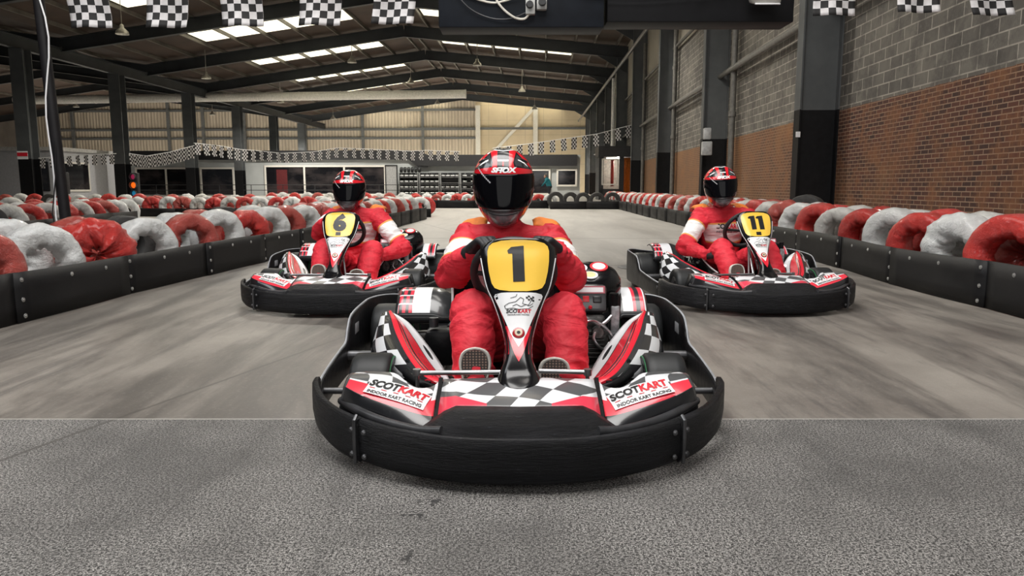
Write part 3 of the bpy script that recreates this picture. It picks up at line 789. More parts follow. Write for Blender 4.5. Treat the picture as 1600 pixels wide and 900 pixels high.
def make_helmet(parent, loc, rz=0, rx=0, tilt=0):
    b = MB(); b.grid(lambda u, v: hpt((u - .5) * 2 * pi, -.165 + .325 * v), 72, 56)
    h = b.build('helmet', HELM, parent, solid=.004, auto=70); h.location = loc; h.rotation_euler = (rx, tilt, rz)
    tag(h, 'red, black and grey full-face helmet')
    b = MB()
    def vis(u, v):
        a = R(-84 + 168 * u); e = abs(u - .5) * 2
        top = .052 + .010 * e * e; bot = -.088 + .034 * e * e * e + .02 * e ** 8
        return hpt(a, bot + (top - bot) * v, .0045)
    b.grid(vis, 48, 16); b.build('visor', VISOR, h, solid=.003, recalc=True)
    b = MB()
    for z_, ww, t in ((-.100, 32, .0035), (-.112, 24, .003)):
        b.tube([hpt(R(k), z_ + .010 * (k / ww) ** 2, .001) for k in range(-ww, ww + 1, 4)], t, 6)
    b.tube([hpt(R(k), -.093 + .018 * (k / 50) ** 2, .003) for k in range(-50, 51, 5)], .0028, 6)
    b.build('chin_vent', VENT, h)
    for s in (-1, 1):
        b = MB(); b.lathe([(0, .004 * s), (.016, .004 * s), (.019, 0), (.019, -.01 * s)], (s * .127, -.01, .008), 'X', 16); b.build('visor_pivot', VENT, h)
    b = MB(); vs, fs = text_verts('SHOX', .030, .0018, 1.1, .25)
    b.add([hpt(math.asin(max(-1, min(1, x / .125))), .0665 + y * .9 + abs(x) * .05, .0025) for x, y in vs], fs, smooth=False)
    b.build('brow_lettering', WHITE, h, recalc=False)
    b = MB()
    for s in (-1, 1):
        b.tube([hpt(s * R(40 + k), .115 - k * .0006, .002) for k in range(0, 30, 5)], [.002, .005, .006, .006, .005, .002], 8)
    b.build('crown_vent', VENT, h)
    b = MB()
    for i in range(9):
        x = -.098 + i * .006; z_ = .078 - i * .0068
        if i < 5: pass
        a = math.asin(x / .125); b.add([hpt(a, z_, .0048 if z_ > .06 else .0062), hpt(a + .04, z_ + .001, .0048 if z_ > .06 else .0062), hpt(a + .07, z_ - .006, .0048 if z_ > .06 else .0062), hpt(a + .03, z_ - .007, .0048 if z_ > .06 else .0062)], [(0, 1, 2, 3)], smooth=False)
    b.build('tear_off_marks', pm('pale_mark', (.5, .5, .52), .3) if 'pale_mark' not in bpy.data.materials else bpy.data.materials['pale_mark'], h, recalc=False)
    return h

def make_hand(parent, wrist, fwd, nrm, side, curls, spread=.0, scale=1.0):
    """glove with palm, four fingers and a thumb; fwd: wrist to knuckles, nrm: back of the hand, side: +1 thumb towards fwd x nrm"""
    F = Vector(fwd).normalized(); N_ = (Vector(nrm) - F * Vector(nrm).dot(F)).normalized(); S = F.cross(N_) * side
    def P(x, y, z): return Vector(wrist) + (S * x + F * y + N_ * z) * scale
    b = MB(); r_ = scale
    hull(b, [(P(.020, .0, 0), .024 * r_), (P(-.020, .0, 0), .022 * r_), (P(.030, .075, 0), .0155 * r_), (P(-.034, .068, 0), .0145 * r_), (P(0, .04, .006), .024 * r_)])
    hull(b, [(P(0, -.045, 0), .034 * r_), (P(0, .012, 0), .029 * r_)])
    for i, (x, y0, L) in enumerate(((.030, .078, .083), (.010, .084, .092), (-.011, .081, .086), (-.031, .072, .070))):
        p = P(x, y0, 0); ang = 0.0; x2 = x * (1 + spread)
        seg = (L * .45, L * .30, L * .25); rr = (.0118, .0108, .0098, .0088)
        for k in range(3):
            ang += R(curls[k]); d = (F * cos(ang) - N_ * sin(ang) + S * spread * (x / .03)).normalized()
            q = p + d * seg[k] * scale
            hull(b, [(p, rr[k] * r_), (q, rr[k + 1] * r_)]); p = q
    t0 = P(.028, .018, -.004); t1 = P(.054, .045, -.016); t2 = P(.050, .068, -.038); t3 = P(.038, .080, -.052)
    hull(b, [(t0, .017 * r_), (t1, .0135 * r_)]); hull(b, [(t1, .0135 * r_), (t2, .0115 * r_)]); hull(b, [(t2, .0115 * r_), (t3, .0095 * r_)])
    return remesh_obj(b, 'glove', GLOVE, .0042, 2, parent)

def make_shoe(parent, heel, toe, out):
    """heel and toe points of the sole, out: the way the sole faces"""
    H = Vector(heel); T = Vector(toe); L = (T - H).length; A = (T - H).normalized(); O = (Vector(out) - A * Vector(out).dot(A)).normalized(); S = A.cross(O)
    W_ = [(0, .0), (.02, .022), (.08, .034), (.25, .036), (.45, .037), (.62, .046), (.76, .050), (.88, .045), (.95, .034), (.985, .018), (1, 0)]
    W2 = smooth_tab(W_, 3)
    outl = [(t, w_) for t, w_ in W2] + [(t, -w_) for t, w_ in reversed(W2[1:-1])]
    def P(t, w_, o): return H + A * t * L + S * w_ + O * o
    root = None
    b = MB(); n = len(outl)
    rings = [(.92, -.001), (.99, .004), (1.08, .004), (1.14, -.004), (1.14, -.024), (1.06, -.028)]
    vs = []
    for sc_, o in rings:
        vs += [P(.5 + (t - .5) * (1 + (sc_ - 1) * .36), w_ * sc_, o) for t, w_ in outl]
    b.add(vs, [(j * n + i, j * n + (i + 1) % n, (j + 1) * n + (i + 1) % n, (j + 1) * n + i) for j in range(len(rings) - 1) for i in range(n)])
    sh = b.build('shoe', CREAM, parent, auto=60)
    b = MB(); vs = [P(t * .97 + .015, w_ * .93, .003) for t, w_ in outl]; uv = [(t * 22, w_ * 85) for t, w_ in outl]
    b.add(vs, [tuple(range(n))], 0, uv, smooth=False); b.build('sole', SOLE, sh, recalc=False)
    b = MB()
    hull(b, [(P(.14, 0, -.05), (.032, .034, .04)), (P(.82, 0, -.035), (.044, .034, .034)), (P(.55, 0, -.05), (.038, .036, .04)), (P(.25, 0, -.10), .040)])
    b.build('shoe_upper', SHOEUP, sh)
    return sh

def make_driver(J, label, loc, rz, chest_text):
    root = empty('person', loc, rz); tag(root, label, 'person')
    b = MB()
    def V(k): return Vector(J[k])
    pel, wst, che, nk = V('pelvis'), V('waist'), V('chest'), V('neck')
    hull(b, [(pel, (.17, .13, .11)), (wst, (.155, .115, .10))], 3)
    hull(b, [(wst, (.155, .115, .09)), (che, (.185, .125, .10))], 3)
    sl, sr = V('shoulder_l'), V('shoulder_r')
    hull(b, [(che, (.185, .122, .09)), (sl, .070), (sr, .070), (nk - Vector((0, 0, .05)), .07)], 3)
    hull(b, [(nk - Vector((0, 0, .06)), .080), (nk + Vector((0, 0, .01)), .062)], 3)
    segs = []
    for s in 'lr':
        sh, el, wr = V('shoulder_' + s), V('elbow_' + s), V('wrist_' + s)
        hull(b, [(sh, .078), (sh.lerp(el, .5), .074), (el, .062)], 3); hull(b, [(el, .064), (el.lerp(wr, .45), .060), (wr, .042)], 3)
        hp, kn, an = V('hip_' + s), V('knee_' + s), V('ankle_' + s)
        hull(b, [(hp, .105), (hp.lerp(kn, .5), .098), (kn, (.074, .066, .070))], 3); hull(b, [(kn, (.074, .066, .070)), (kn.lerp(an, .35), (.084, .078, .078)), (an, (.072, .075, .070))], 3)
        hull(b, [(an.lerp(kn, .12), .071), (an + (an - kn).normalized() * .03, .064)], 3)
        segs += [('ua', sh, el, .076), ('fa', el, wr, .055), ('th', hp, kn, .095), ('sh', kn, an, .078)]
    segs += [('to', pel, che, .16), ('to', che, nk, .16)]
    n3 = (che - wst).normalized()
    def post(me):
        me.calc_loop_triangles if False else None
        nv = len(me.vertices); at = me.attributes.new('band', 'FLOAT', 'POINT'); vals = [-1.0] * nv
        nor = [v.normal.copy() for v in me.vertices]
        for i, v in enumerate(me.vertices):
            p = v.co.copy(); best = 9; bs = None; bt = 0
            for kd, a, c, r in segs:
                d = c - a; t = max(0, min(1, (p - a).dot(d) / d.length_squared)); q = (p - (a + d * t)).length / r
                if q < best: best, bs, bt, bd = q, kd, t, d.normalized()
            if bs == 'ua': vals[i] = .17 - abs(bt - .52)
            elif bs == 'to':
                if p.y < che.y - .02: vals[i] = min(1.0, (.062 - abs((p - che).dot(n3) + .02)) / .35)
                else: vals[i] = -.5
            # cloth folds: creases across each limb, denser near the joints
            along = p.dot(bd); q = p - bd * along
            dens = 1.0 if bs == 'to' else (.55 + 1.2 * (abs(bt - .5) * 2) ** 2)
            f = noise.noise(Vector((q.x * 7, q.y * 7, q.z * 7)) + bd * along * 21 + Vector((bt, 0, 0)))
            f2 = noise.noise(p * 9 + Vector((5, 1, 3)))
            amp = .012 if bs != 'to' else .007
            v.co = p + nor[i] * ((abs(f) * -2 + .5) * amp * dens + f2 * .005)
        at.data.foreach_set('value', vals)
    remesh_obj(b, 'race_suit', SUIT, .0105, 5, root, post)
    make_helmet(root, J['head'], J.get('head_rz', 0), J.get('head_rx', 0), J.get('head_tilt', 0))
    b = MB(); hull(b, [(nk, .052), (Vector(J['head']) - Vector((0, -.02, .10)), .06)]); b.build('neck', VENT, root)
    for s, sd in (('l', 1), ('r', -1)):
        make_hand(root, V('wrist_' + s) + (V('wrist_' + s) - V('elbow_' + s)).normalized() * .03, J['hand_' + s][0], J['hand_' + s][1], J['hand_' + s][3], J['hand_' + s][2])
        make_shoe(root, *J['shoe_' + s])
        # orange shoulder tabs
        sh = V('shoulder_' + s); o = MB(); k = -1 if s == 'l' else 1
        def ep(u, v, sh=sh, k=k):
            return Vector((sh.x - k * .075 + k * .115 * u, sh.y + .015 + .13 * v, sh.z + .068 + .040 * sin(pi * min(1, v * 1.3) * .62) * sin(pi * (.15 + .7 * u)) + .004 * sin(u * 9) - .02 * u))
        o.grid(ep, 8, 12); o.build('shoulder_pad', ORANGE, root, solid=.010)
    if chest_text:
        b = MB()
        yy = che.y - .128
        def cf(a, c): 
            x = che.x + a; return Vector((x, yy + .9 * (a * a) / .37 - .004 , che.z - .012 + c))
        vs, fs = text_verts('SCOT', .052, .002, .95); b.add([cf(x - .055, y + .018) for x, y in vs], fs, 0, smooth=False)
        vs, fs = text_verts('KART', .052, .002, .9); b.add([cf(x + .045, y + .018) for x, y in vs], fs, 1, smooth=False)
        vs, fs = text_verts('INDOOR KARTING', .020, .0006, 1.0); b.add([cf(x, y - .026) for x, y in vs], fs, 0, smooth=False)
        b.build('chest_lettering', [INK, REDINK], root, recalc=False)
    return root

# centre driver; l is the picture's left
BASE = dict(pelvis=(-.015, 1.27, .20), waist=(-.02, 1.26, .36), chest=(-.03, 1.21, .54), neck=(-.045, 1.16, .69), head=(-.058, 1.14, .858),
    shoulder_l=(-.205, 1.17, .625), elbow_l=(-.265, .96, .505), wrist_l=(-.175, .82, .612),
    shoulder_r=(.145, 1.17, .625), elbow_r=(.215, .97, .50), wrist_r=(.145, .82, .612),
    hip_l=(-.10, 1.18, .20), knee_l=(-.175, .80, .400), ankle_l=(-.155, .575, .185),
    hip_r=(.075, 1.18, .20), knee_r=(.180, .80, .385), ankle_r=(.175, .575, .165),
    shoe_l=((-.150, .495, .085), (-.152, .530, .300), (0, -1, -.1)), shoe_r=((.125, .495, .055), (.127, .530, .265), (0, -1, -.1)),
    hand_l=((.55, -.62, .46), (-.25, .35, .9), (62, 70, 40), -1), hand_r=((-.55, -.62, .46), (.25, .35, .9), (62, 70, 40), 1))
# ------------------------------------------------------------------ the hall: floor, walls, roof (hall axes, turned a little to the view)
def H(o, label=None, cat=None, group=None, kind=None):
    o.rotation_euler.z = YAW; return tag(o, label, cat, group, kind)
XR, XL, XFAR, YEND, Y0 = 6.0, -29.0, -70.0, 98.6, -3.0
BAY = 9.66
def zroof(x):
    """underside of the rafters"""
    if x >= -10: return 11.5 - (x + 10) * .1
    if x >= XL: return 11.5 + (x + 10) * .137
    xm = -49.5
    if x >= xm: return 8.9 + (XL - x) * .137
    return 8.9 + (XL - xm) * .137 - (xm - x) * .137

def floor_mat():
    m = M('floor_tarmac', (.3, .28, .26), .6)
    x, y, z = m.xyz()
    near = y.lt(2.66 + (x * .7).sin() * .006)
    n1 = m.noise(130, 3, .75); n2 = m.noise(1.1, 6, .6); n3 = m.noise(45, 4, .7); n4 = m.noise(260, 2, .6)
    st = m.noise(1.6, 6, .7, m.vec((1.0, .16, 1), (0, 0, .12)), .6); st2 = m.noise(5, 6, .75, m.vec((1.0, .12, 1), (0, 0, -.15)), .3)
    speck = m.ramp(n1, .44, .58)
    a = m.mix(speck, (.016, .015, .014), (.25, .237, .225))
    a = m.mix(m.ramp(n4, .57, .66), a, (.55, .53, .50))
    a = m.mix(m.ramp(n2, .44, .60) * .55, a, (.045, .042, .040)); a = m.mix(m.ramp(st2, .50, .66) * .35, a, (.03, .028, .027))
    wide = m.mix(m.ramp(n2, .35, .65), (.27, .245, .215), (.15, .132, .115))
    c = m.mix(m.ramp(st, .45, .60) * .85, wide, (.055, .049, .044))
    c = m.mix(m.ramp(st2, .52, .64) * .6, c, (.06, .055, .052))
    c = m.mix(m.ramp(n3, .55, .72) * .25, c, (.36, .34, .31))
    c = m.mix(m.ramp(n1, .35, .75) * .35, c, (.11, .10, .095))
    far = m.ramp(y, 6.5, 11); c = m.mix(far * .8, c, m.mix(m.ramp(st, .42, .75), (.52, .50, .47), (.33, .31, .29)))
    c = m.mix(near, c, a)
    # joint lines between the slabs
    for fx, fy, k in ((1, .30, -1.55), (1, -.02, 2.05)):
        d = (x * fx + y * fy * -1 - k).abs()
    j1 = (x - (y - 2.66) * .335 + 1.47 + st * .02).abs().lt(.009) * y.lt(9)
    j2 = (x - (y - 6) * -.30 - 1.35).abs().lt(.008) * y.gt(5.2)
    j3 = (y - 8.1).abs().lt(.02); j4 = (y - 12.4).abs().lt(.02) 
    c = m.mix((j1.mx(j2).mx(j3).mx(j4)) * .75, c, (.05, .045, .04))
    # oil drips in front of the kart
    dn = m.noise(11, 4, .7)
    oil = ((x + .31 + (y - 1.5) * -.22).abs() * 1.6).lt((dn - .52) * .9) * y.lt(1.95) * y.gt(.9) * m.noise(4.2, 2).gt(.47)
    c = m.mix(oil * .9, c, (.015, .014, .014))
    edge = (y - 2.66).abs().lt(.006); c = m.mix(edge * .5, c, (.45, .43, .4))
    m.color(c)
    m.rough(near * .25 + m.ramp(st, .3, .7) * -.15 + .55)
    m.bump(n1 * (near * .8 + .2) + st * .1, .5, .006); return m.m
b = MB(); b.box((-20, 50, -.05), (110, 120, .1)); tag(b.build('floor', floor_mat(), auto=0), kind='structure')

def wall_mat():
    m = M('brick_and_block_wall', (.3, .2, .15), .85)
    x, y, z = m.xyz()
    def br(wd, ht, c1, c2, mo, msz, rough_off=.5, bias=0):
        n = m.nt.nodes.new('ShaderNodeTexBrick'); cb = m.nt.nodes.new('ShaderNodeCombineXYZ')
        m.nt.links.new(y.s, cb.inputs[0]); m.nt.links.new(z.s, cb.inputs[1]); m.nt.links.new(cb.outputs[0], n.inputs['Vector'])
        n.inputs['Color1'].default_value = (*c1, 1); n.inputs['Color2'].default_value = (*c2, 1); n.inputs['Mortar'].default_value = (*mo, 1)
        n.inputs['Scale'].default_value = 1; n.inputs['Brick Width'].default_value = wd; n.inputs['Row Height'].default_value = ht
        n.inputs['Mortar Size'].default_value = msz; n.inputs['Mortar Smooth'].default_value = .2; n.inputs['Bias'].default_value = bias
        return n.outputs['Color'], E(m.nt, n.outputs['Fac'])
    bc, bf = br(.225, .072, (.095, .030, .016), (.035, .014, .010), (.26, .17, .115), .008)
    kc, kf = br(.44, .205, (.075, .068, .060), (.125, .115, .10), (.32, .295, .255), .012)
    n = m.noise(.5, 6, .65); n2 = m.noise(6, 5, .7)
    n5 = m.noise(1.8, 5, .7); bc = m.mix(m.ramp(n5, .46, .62) * .6, bc, (.20, .080, .030)); bc = m.mix(m.ramp(n, .52, .66) * .6, bc, (.24, .115, .045)); bc = m.mix(m.ramp(n2, .58, .75) * .6, bc, (.03, .015, .012))
    tan = m.ramp(y, 15, 24); bc = m.mix(tan * .4, bc, (.26, .135, .055))
    kc = m.mix(m.ramp(n, .45, .7) * .5, kc, (.25, .23, .195)); kc = m.mix(m.ramp(n5, .47, .60) * .6, kc, (.055, .05, .045)); kc = m.mix(m.ramp(n2, .56, .7) * .4, kc, (.20, .185, .16))
    lowb = z.lt(2.37 + n2 * .05) * y.gt(9.42)
    c = m.mix(lowb, kc, bc)
    c = m.mix(z.gt(6.95), c, m.mix(m.ramp(m.noise(3, 3, .5, m.vec((1, 4, .3))), .3, .7), (.42, .39, .33), (.30, .27, .22)))
    c = m.mix(y.lt(9.42), c, m.mix(kf, (.30, .29, .27), (.45, .43, .40)))
    m.color(c); m.bump((bf * -1).mx(kf * -1) + n2 * .4, .8, .015); return m.m
b = MB(); b.box((XR + .1, (Y0 + YEND) / 2, 6), (.2, YEND - Y0, 12)); H(b.build('wall_right', wall_mat(), auto=0), kind='structure')
def end_mat():
    m = M('corrugated_sheeting', (.4, .36, .28), .6)
    x, y, z = m.xyz(); n = m.noise(.25, 6, .6); n2 = m.noise(2.2, 5, .7, m.vec((1, 1, .12)))
    rib = (x * 2 * pi / .42).sin()
    c = m.mix(m.ramp(n2, .3, .75), (.72, .63, .50), (.46, .39, .30)); c = m.mix(m.ramp(rib, -.2, .9) * .5, c, (.25, .215, .165))
    pan = x.gt(-8.9); fl = m.mix(m.ramp(n, .3, .7), (.56, .46, .30), (.72, .61, .43))
    jn = (x / 2.4).fr().lt(.02).mx((z / 1.9).fr().lt(.02)); fl = m.mix(jn * .4, fl, (.2, .17, .12))
    c = m.mix(pan, c, fl); m.color(c); m.bump(rib * pan.inv(), .6, .05); return m.m
b = MB(); b.box(((XR + XFAR) / 2, YEND + .1, 7), (XR - XFAR, .2, 14)); H(b.build('wall_back', end_mat(), auto=0), kind='structure')
b = MB(); b.box((XFAR - .1, 48, 6), (.2, 102, 12)); H(b.build('wall_left', pm('left_cladding', (.16, .14, .12), .7, var=.3, scale=.3), auto=0), kind='structure')
ROOF = pm('roof_sheeting', (.050, .030, .020), .75, var=.35, scale=.6)
GIRD = pm('girder_grey', (.030, .034, .037), .5, var=.3, scale=.8)
PURL = pm('purlin_galvanised', (.16, .145, .12), .5, .3, var=.35, scale=.8)
def roof_slab(x0, x1, name):
    b = MB(); z0, z1 = zroof(x0) + 1.02, zroof(x1) + 1.02; y0, y1 = Y0, YEND + .2
    vs = [(x0, y0, z0), (x1, y0, z1), (x1, y1, z1), (x0, y1, z0)]; vs += [(a, b_, c + .12) for a, b_, c in vs]
    b.add(vs, [(0, 1, 2, 3), (7, 6, 5, 4), (0, 4, 5, 1), (1, 5, 6, 2), (2, 6, 7, 3), (3, 7, 4, 0)], smooth=False)
    H(b.build(name, ROOF, auto=0), kind='structure')
roof_slab(-10, XR + .2, 'ceiling'); roof_slab(XL, -10, 'ceiling'); roof_slab(-49.5, XL, 'ceiling'); roof_slab(XFAR, -49.5, 'ceiling')

YS = [15.7 + BAY * k for k in range(-1, 9)]
SKY = glow('skylight_daylight', (1.0, .95, .74), 2.0)
# roof lights: bands of translucent sheets between the purlins, one band to each bay and slope
nsk = 0
for bi, y in enumerate(YS[1:]):
    for x0, n_ in ((-8.2, 5), (-23.2, 5)):
        for q in range(n_):
            a = x0 + q * 2.1; zc = zroof(a + 1) + 1.0
            b = MB(); tl = (zroof(a + 2.0) - zroof(a)) ; b.add([(a + .12, y + 3.2, zroof(a + .12) + 1.005), (a + 1.98, y + 3.2, zroof(a + 1.98) + 1.005), (a + 1.98, y + 6.6, zroof(a + 1.98) + 1.005), (a + .12, y + 6.6, zroof(a + .12) + 1.005)], [(0, 1, 2, 3)], smooth=False)
            nsk += 1
            H(b.build('window_%d' % nsk, SKY, solid=.01, auto=0), kind='structure')
# rafters, purlins, columns
def one(name, mb, mat, label, cat, group=None, kind=None, auto=40, parent=None):
    o = mb.build(name, mat, parent, auto=auto); H(o, label, cat, group, kind); return o
for i, y in enumerate(YS):
    near = ['just ahead of the start', 'nearest in view'][0] if i < 2 else ''
    nm = ordw(i)
    b = MB(); b.ibeam((XR, y, zroof(XR) + .4), (-10, y, zroof(-10) + .4), .3, .8); b.ibeam((-10, y, zroof(-10) + .4), (XL, y, zroof(XL) + .4), .3, .8)
    b.add([(XR - .1, y - .02, zroof(XR) + .1), (XR - 2.4, y - .02, zroof(XR - 2.4) + .1), (XR - .1, y - .02, zroof(XR) - 1.0), (XR - .1, y + .02, zroof(XR) + .1), (XR - 2.4, y + .02, zroof(XR - 2.4) + .1), (XR - .1, y + .02, zroof(XR) - 1.0)], [(0, 1, 2), (5, 4, 3), (1, 4, 5, 2), (0, 3, 4, 1)], smooth=False)
    one('roof_rafter', b, GIRD, 'pitched steel roof rafter over the track, %s from the photographer' % nm, 'roof beam', 'roof rafters over the track')
    b = MB(); b.ibeam((XL, y, 9.3), (-49.5, y, zroof(-49.5) + .4), .3, .8); b.ibeam((-49.5, y, zroof(-49.5) + .4), (XFAR, y, zroof(XFAR) + .4), .3, .8)
    if i > 2: one('roof_rafter', b, GIRD, 'steel roof rafter over the side aisle at far left, %s from the photographer' % nm, 'roof beam', 'roof rafters over the side aisle')
xs = [x for x in (5.2, 3.6, 2.25, .15, -1.95, -4.05, -6.15, -8.25, -9.7, -10.5, -12.65, -14.75, -16.85, -18.95, -21.05, -23.25, -25.4, -27.6)]
for i, x in enumerate(xs):
    b = MB(); z = zroof(x) + .90; b.beam((x, 6, z), (x, YEND, z), .09, .22)
    one('roof_purlin', b, PURL, 'long roof purlin running down the hall, %s from the brick wall' % ordw(i), 'purlin', 'roof purlins')
for i, x in enumerate((-32, -36, -40, -44, -48, -52, -56, -60)):
    b = MB(); z = zroof(x) + .90; b.beam((x, 30, z), (x, YEND, z), .09, .22)
    one('roof_purlin', b, PURL, 'roof purlin over the left side aisle, %s from the column row' % ordw(i), 'purlin', 'side aisle purlins')
b = MB(); b.ibeam((XL, 25, 8.75), (XL, YEND, 8.75), .35, .7)
one('valley_girder', b, GIRD, 'long steel girder carried by the row of columns at left', 'girder')
DARKP = pm('black_paint', (.007, .007, .008), .5, var=.3, spec=.2)
COLG = pm('column_grey', (.075, .080, .083), .5, var=.25, scale=1)
for i, y in enumerate([15.7, 24.9, 34.5, 44.6, 54.4, 64, 74, 84, 93]):
    t = empty('steel_column', hrot(XR - .4, y), YAW); tag(t, 'tall steel wall column against the brick wall, %s from the photographer' % ordw(i), 'column', 'columns along the brick wall')
    wd = .80
    def sect(z0, z1, g=0): 
        b = MB(); b.box((0, 0, (z0 + z1) / 2), (wd - .04, .03, z1 - z0)); b.box((-wd / 2 + .015, 0, (z0 + z1) / 2), (.03, .34, z1 - z0)); b.box((wd / 2 - .02, 0, (z0 + z1) / 2), (.03, .34, z1 - z0)); return b
    sect(0, 2.42).build('lower_shaft', DARKP, t, auto=0); sect(2.42, zroof(XR)).build('upper_shaft', COLG, t, auto=0)
    if i == 0:
        b = MB(); b.box((-wd / 2 - .01, -.172, 1.92), (.09, .01, .11)); tag(b.build('notice', WHITE, t, auto=0), 'small white notice on the near column')
for i, (x, y) in enumerate(((XL, 31.5), (XL, 41), (XL, 50.3), (XL, 60.5), (XL, 70.2), (XL, 79.7), (XL, 89))):
    t = empty('steel_column', hrot(x, y), YAW); tag(t, 'free-standing grey steel column with black foot at left, %s of its row' % ordw(i), 'column', 'free-standing columns at left')
    def sect(z0, z1):
        b = MB(); h = z1 - z0; b.box((0, 0, (z0 + z1) / 2), (.04, .7, h)); 
        for s in (-1, 1): b.box((0, s * .35, (z0 + z1) / 2), (.78, .05, h))
        return b
    sect(0, 2.42).build('lower_shaft', DARKP, t, auto=0); sect(2.42, 8.4).build('upper_shaft', COLG, t, auto=0)
    if i == 1:
        b = MB(); b.box((-.1, -.38, 2.62), (.62, .01, .45)); sg = b.build('warning_sign', WHITE, t, auto=0); b = MB(); b.box((-.1, -.39, 2.66), (.60, .01, .20)); b.build('red_panel', REDINK, sg, auto=0)
# horizontal rails and pipes on the brick wall
GI = pm('rail_grey', (.12, .115, .105), .5, var=.3)
for i, (z, y1) in enumerate(((4.40, 93),)):
    b = MB(); b.cyl((XR - .28, 8, z), (XR - .28, 93, z), .075, n=12); b.cyl((XR - .16, 8, z + .14), (XR - .16, 93, z + .14), .05, n=10)
    one('wall_rail', b, GI, 'long grey double rail running along the block wall above the brick', 'rail')
b = MB(); b.cyl((XR - .15, 8, 7.0), (XR - .15, 93, 7.0), .07, n=10); one('wall_rail', b, GI, 'upper grey rail where the block wall meets the pale cladding', 'rail')
b = MB(); b.cyl((5.25, 22, 8.42), (4.0, 86, 8.3), .10, n=10); one('ceiling_pipe', b, DSTEEL, 'long dark pipe hanging below the roof beside the right wall', 'pipe')
for i, y in enumerate((23.4, 33.8, 43.9)):
    b = MB(); b.cyl((XR - .2, y, 0), (XR - .2, y, 9), .09, n=12); b.cyl((XR - .2, y, 3), (XR - .2, y, 3.15), .12, n=12); b.cyl((XR - .2, y, 6), (XR - .2, y, 6.15), .12, n=12)
    one('downpipe', b, GI, 'grey vertical downpipe beside the %s wall column' % ordw(i + 1), 'pipe', 'downpipes on the brick wall')
b = MB(); b.rbox((XR - .9, 23.6, 2.5), (.22, .2, .35), .03); b.rbox((XR - .9, 23.6, 2.05), (.3, .24, .42), .03); one('switch_box', b, pm('grey_box', (.35, .36, .37), .4), 'pale grey electrical box on the second wall column', 'electrical box')
b = MB(); b.cyl((5.45, 59, 3.0), (5.45, 59, 9.2), .16, n=14); one('downpipe', b, pm('white_pipe', (.7, .7, .68), .4), 'white vertical pipe high on the far brick wall above the black booth', 'pipe')
# end wall framing
STL = pm('frame_steel', (.14, .145, .145), .5, var=.2)
def wx(px): return (px - 848) / 1150 * YEND
for i, z in enumerate((7.25, 8.4, 10.9)):
    b = MB(); b.beam((-66, YEND - .15, z), (wx(745), YEND - .15, z), .2, .28); one('wall_rail', b, STL, 'dark horizontal rail across the corrugated end wall, %s' % ('lowest', 'middle', 'topmost')[i], 'rail')
b = MB(); b.beam((wx(640), YEND - .3, 8.45), (wx(930), YEND - .3, 8.45), .25, .3); one('wall_rail', b, STL, 'grey rail across the plywood part of the end wall', 'rail')
for i, px in enumerate((40, 112, 190, 265, 320, 385, 480, 570, 663)):
    b = MB(); b.beam((wx(px), YEND - .35, 0), (wx(px), YEND - .35, 12), .35, .3, up=(0, 1, 0)); one('wall_post', b, STL, 'grey upright post of the end wall, %s from the left' % (ordw(i) if i else 'first'), 'post', 'end wall posts')
WP = pm('white_steel', (.72, .70, .64), .5, var=.1)
for i, px in enumerate((748, 836)):
    b = MB(); b.beam((wx(px), YEND - .35, 0), (wx(px), YEND - .35, 11.4), .6, .3, up=(0, 1, 0)); one('wall_post', b, WP, 'white steel post on the plywood end wall, %s one' % ('left', 'right')[i], 'post')
b = MB(); b.beam((wx(768), YEND - .3, 5.0), (wx(833), YEND - .3, 11.0), .2, .4); one('wall_brace', b, WP, 'white diagonal brace leaning between the two white posts', 'brace')
# heating duct
b = MB(); x0, x1 = (20 - 848) / 1150 * 64, (728 - 848) / 1150 * 64
b.cyl((x0, 64, 8.35), (x1, 64, 8.68), .36, n=20)
for k in range(12): t = k / 11; b.cyl((x0 + (x1 - x0) * t, 64, 8.35 + .33 * t), (x0 + (x1 - x0) * t + .1, 64, 8.35 + .33 * t), .38, n=20)
one('air_duct', b, pm('duct_silver', (.80, .78, .72), .4, .0, var=.15), 'long silver air duct hanging across the back of the hall', 'duct')
# bay lamps under the ridge: bell housing with a real lamp in it
LAMPM = glow('lamp_glass', (1, .96, .88), 6)
def bay_lamp(x, y, z, power, label):
    t = empty('bay_lamp', hrot(x, y, z), YAW); tag(t, label, 'lamp', 'bay lamps under the roof')
    b = MB(); b.lathe([(.06, .30), (.10, .26), (.12, .12), (.30, -.05), (.34, -.20), (.32, -.20), (.28, -.05), (.09, .10), (0, .1)], n=20); b.cyl((0, 0, .3), (0, 0, zroof(x) + .9 - z), .02, n=8); b.build('housing', pm('lamp_housing', (.4, .38, .33), .4, .5) if 'lamp_housing' not in bpy.data.materials else bpy.data.materials['lamp_housing'], t)
    b = MB(); b.lathe([(0, -.14), (.12, -.12), (.16, -.04), (.08, .06), (0, .08)], n=16); b.build('bulb', LAMPM, t)
    l = bpy.data.lights.new('lamp', 'SPOT'); l.energy = power; l.spot_size = R(150); l.spot_blend = .6; l.shadow_soft_size = .3; l.color = (1, .95, .86)
    o = bpy.data.objects.new('lamp_light', l); COL.objects.link(o); o.parent = t; o.location = (0, 0, -.25)
for i, (x, y) in enumerate(((-6, 19), (0, 19), (-12, 29), (-4, 29), (1.5, 33), (-22, 39), (-12, 41), (-3, 43), (-24, 53), (-14, 55), (-5, 57), (-40, 53), (-12, 68), (-24, 68), (-2, 70), (-12, 85), (-24, 85), (-1, 85), (-38, 85), (-54, 85), (-52, 60))):
    bay_lamp(x, y, zroof(x) - .9, 1900 if y < 60 else (4500 if y < 80 else 15000), 'bell-shaped bay lamp hanging under the roof, lamp %s away from the start' % ordw(i))

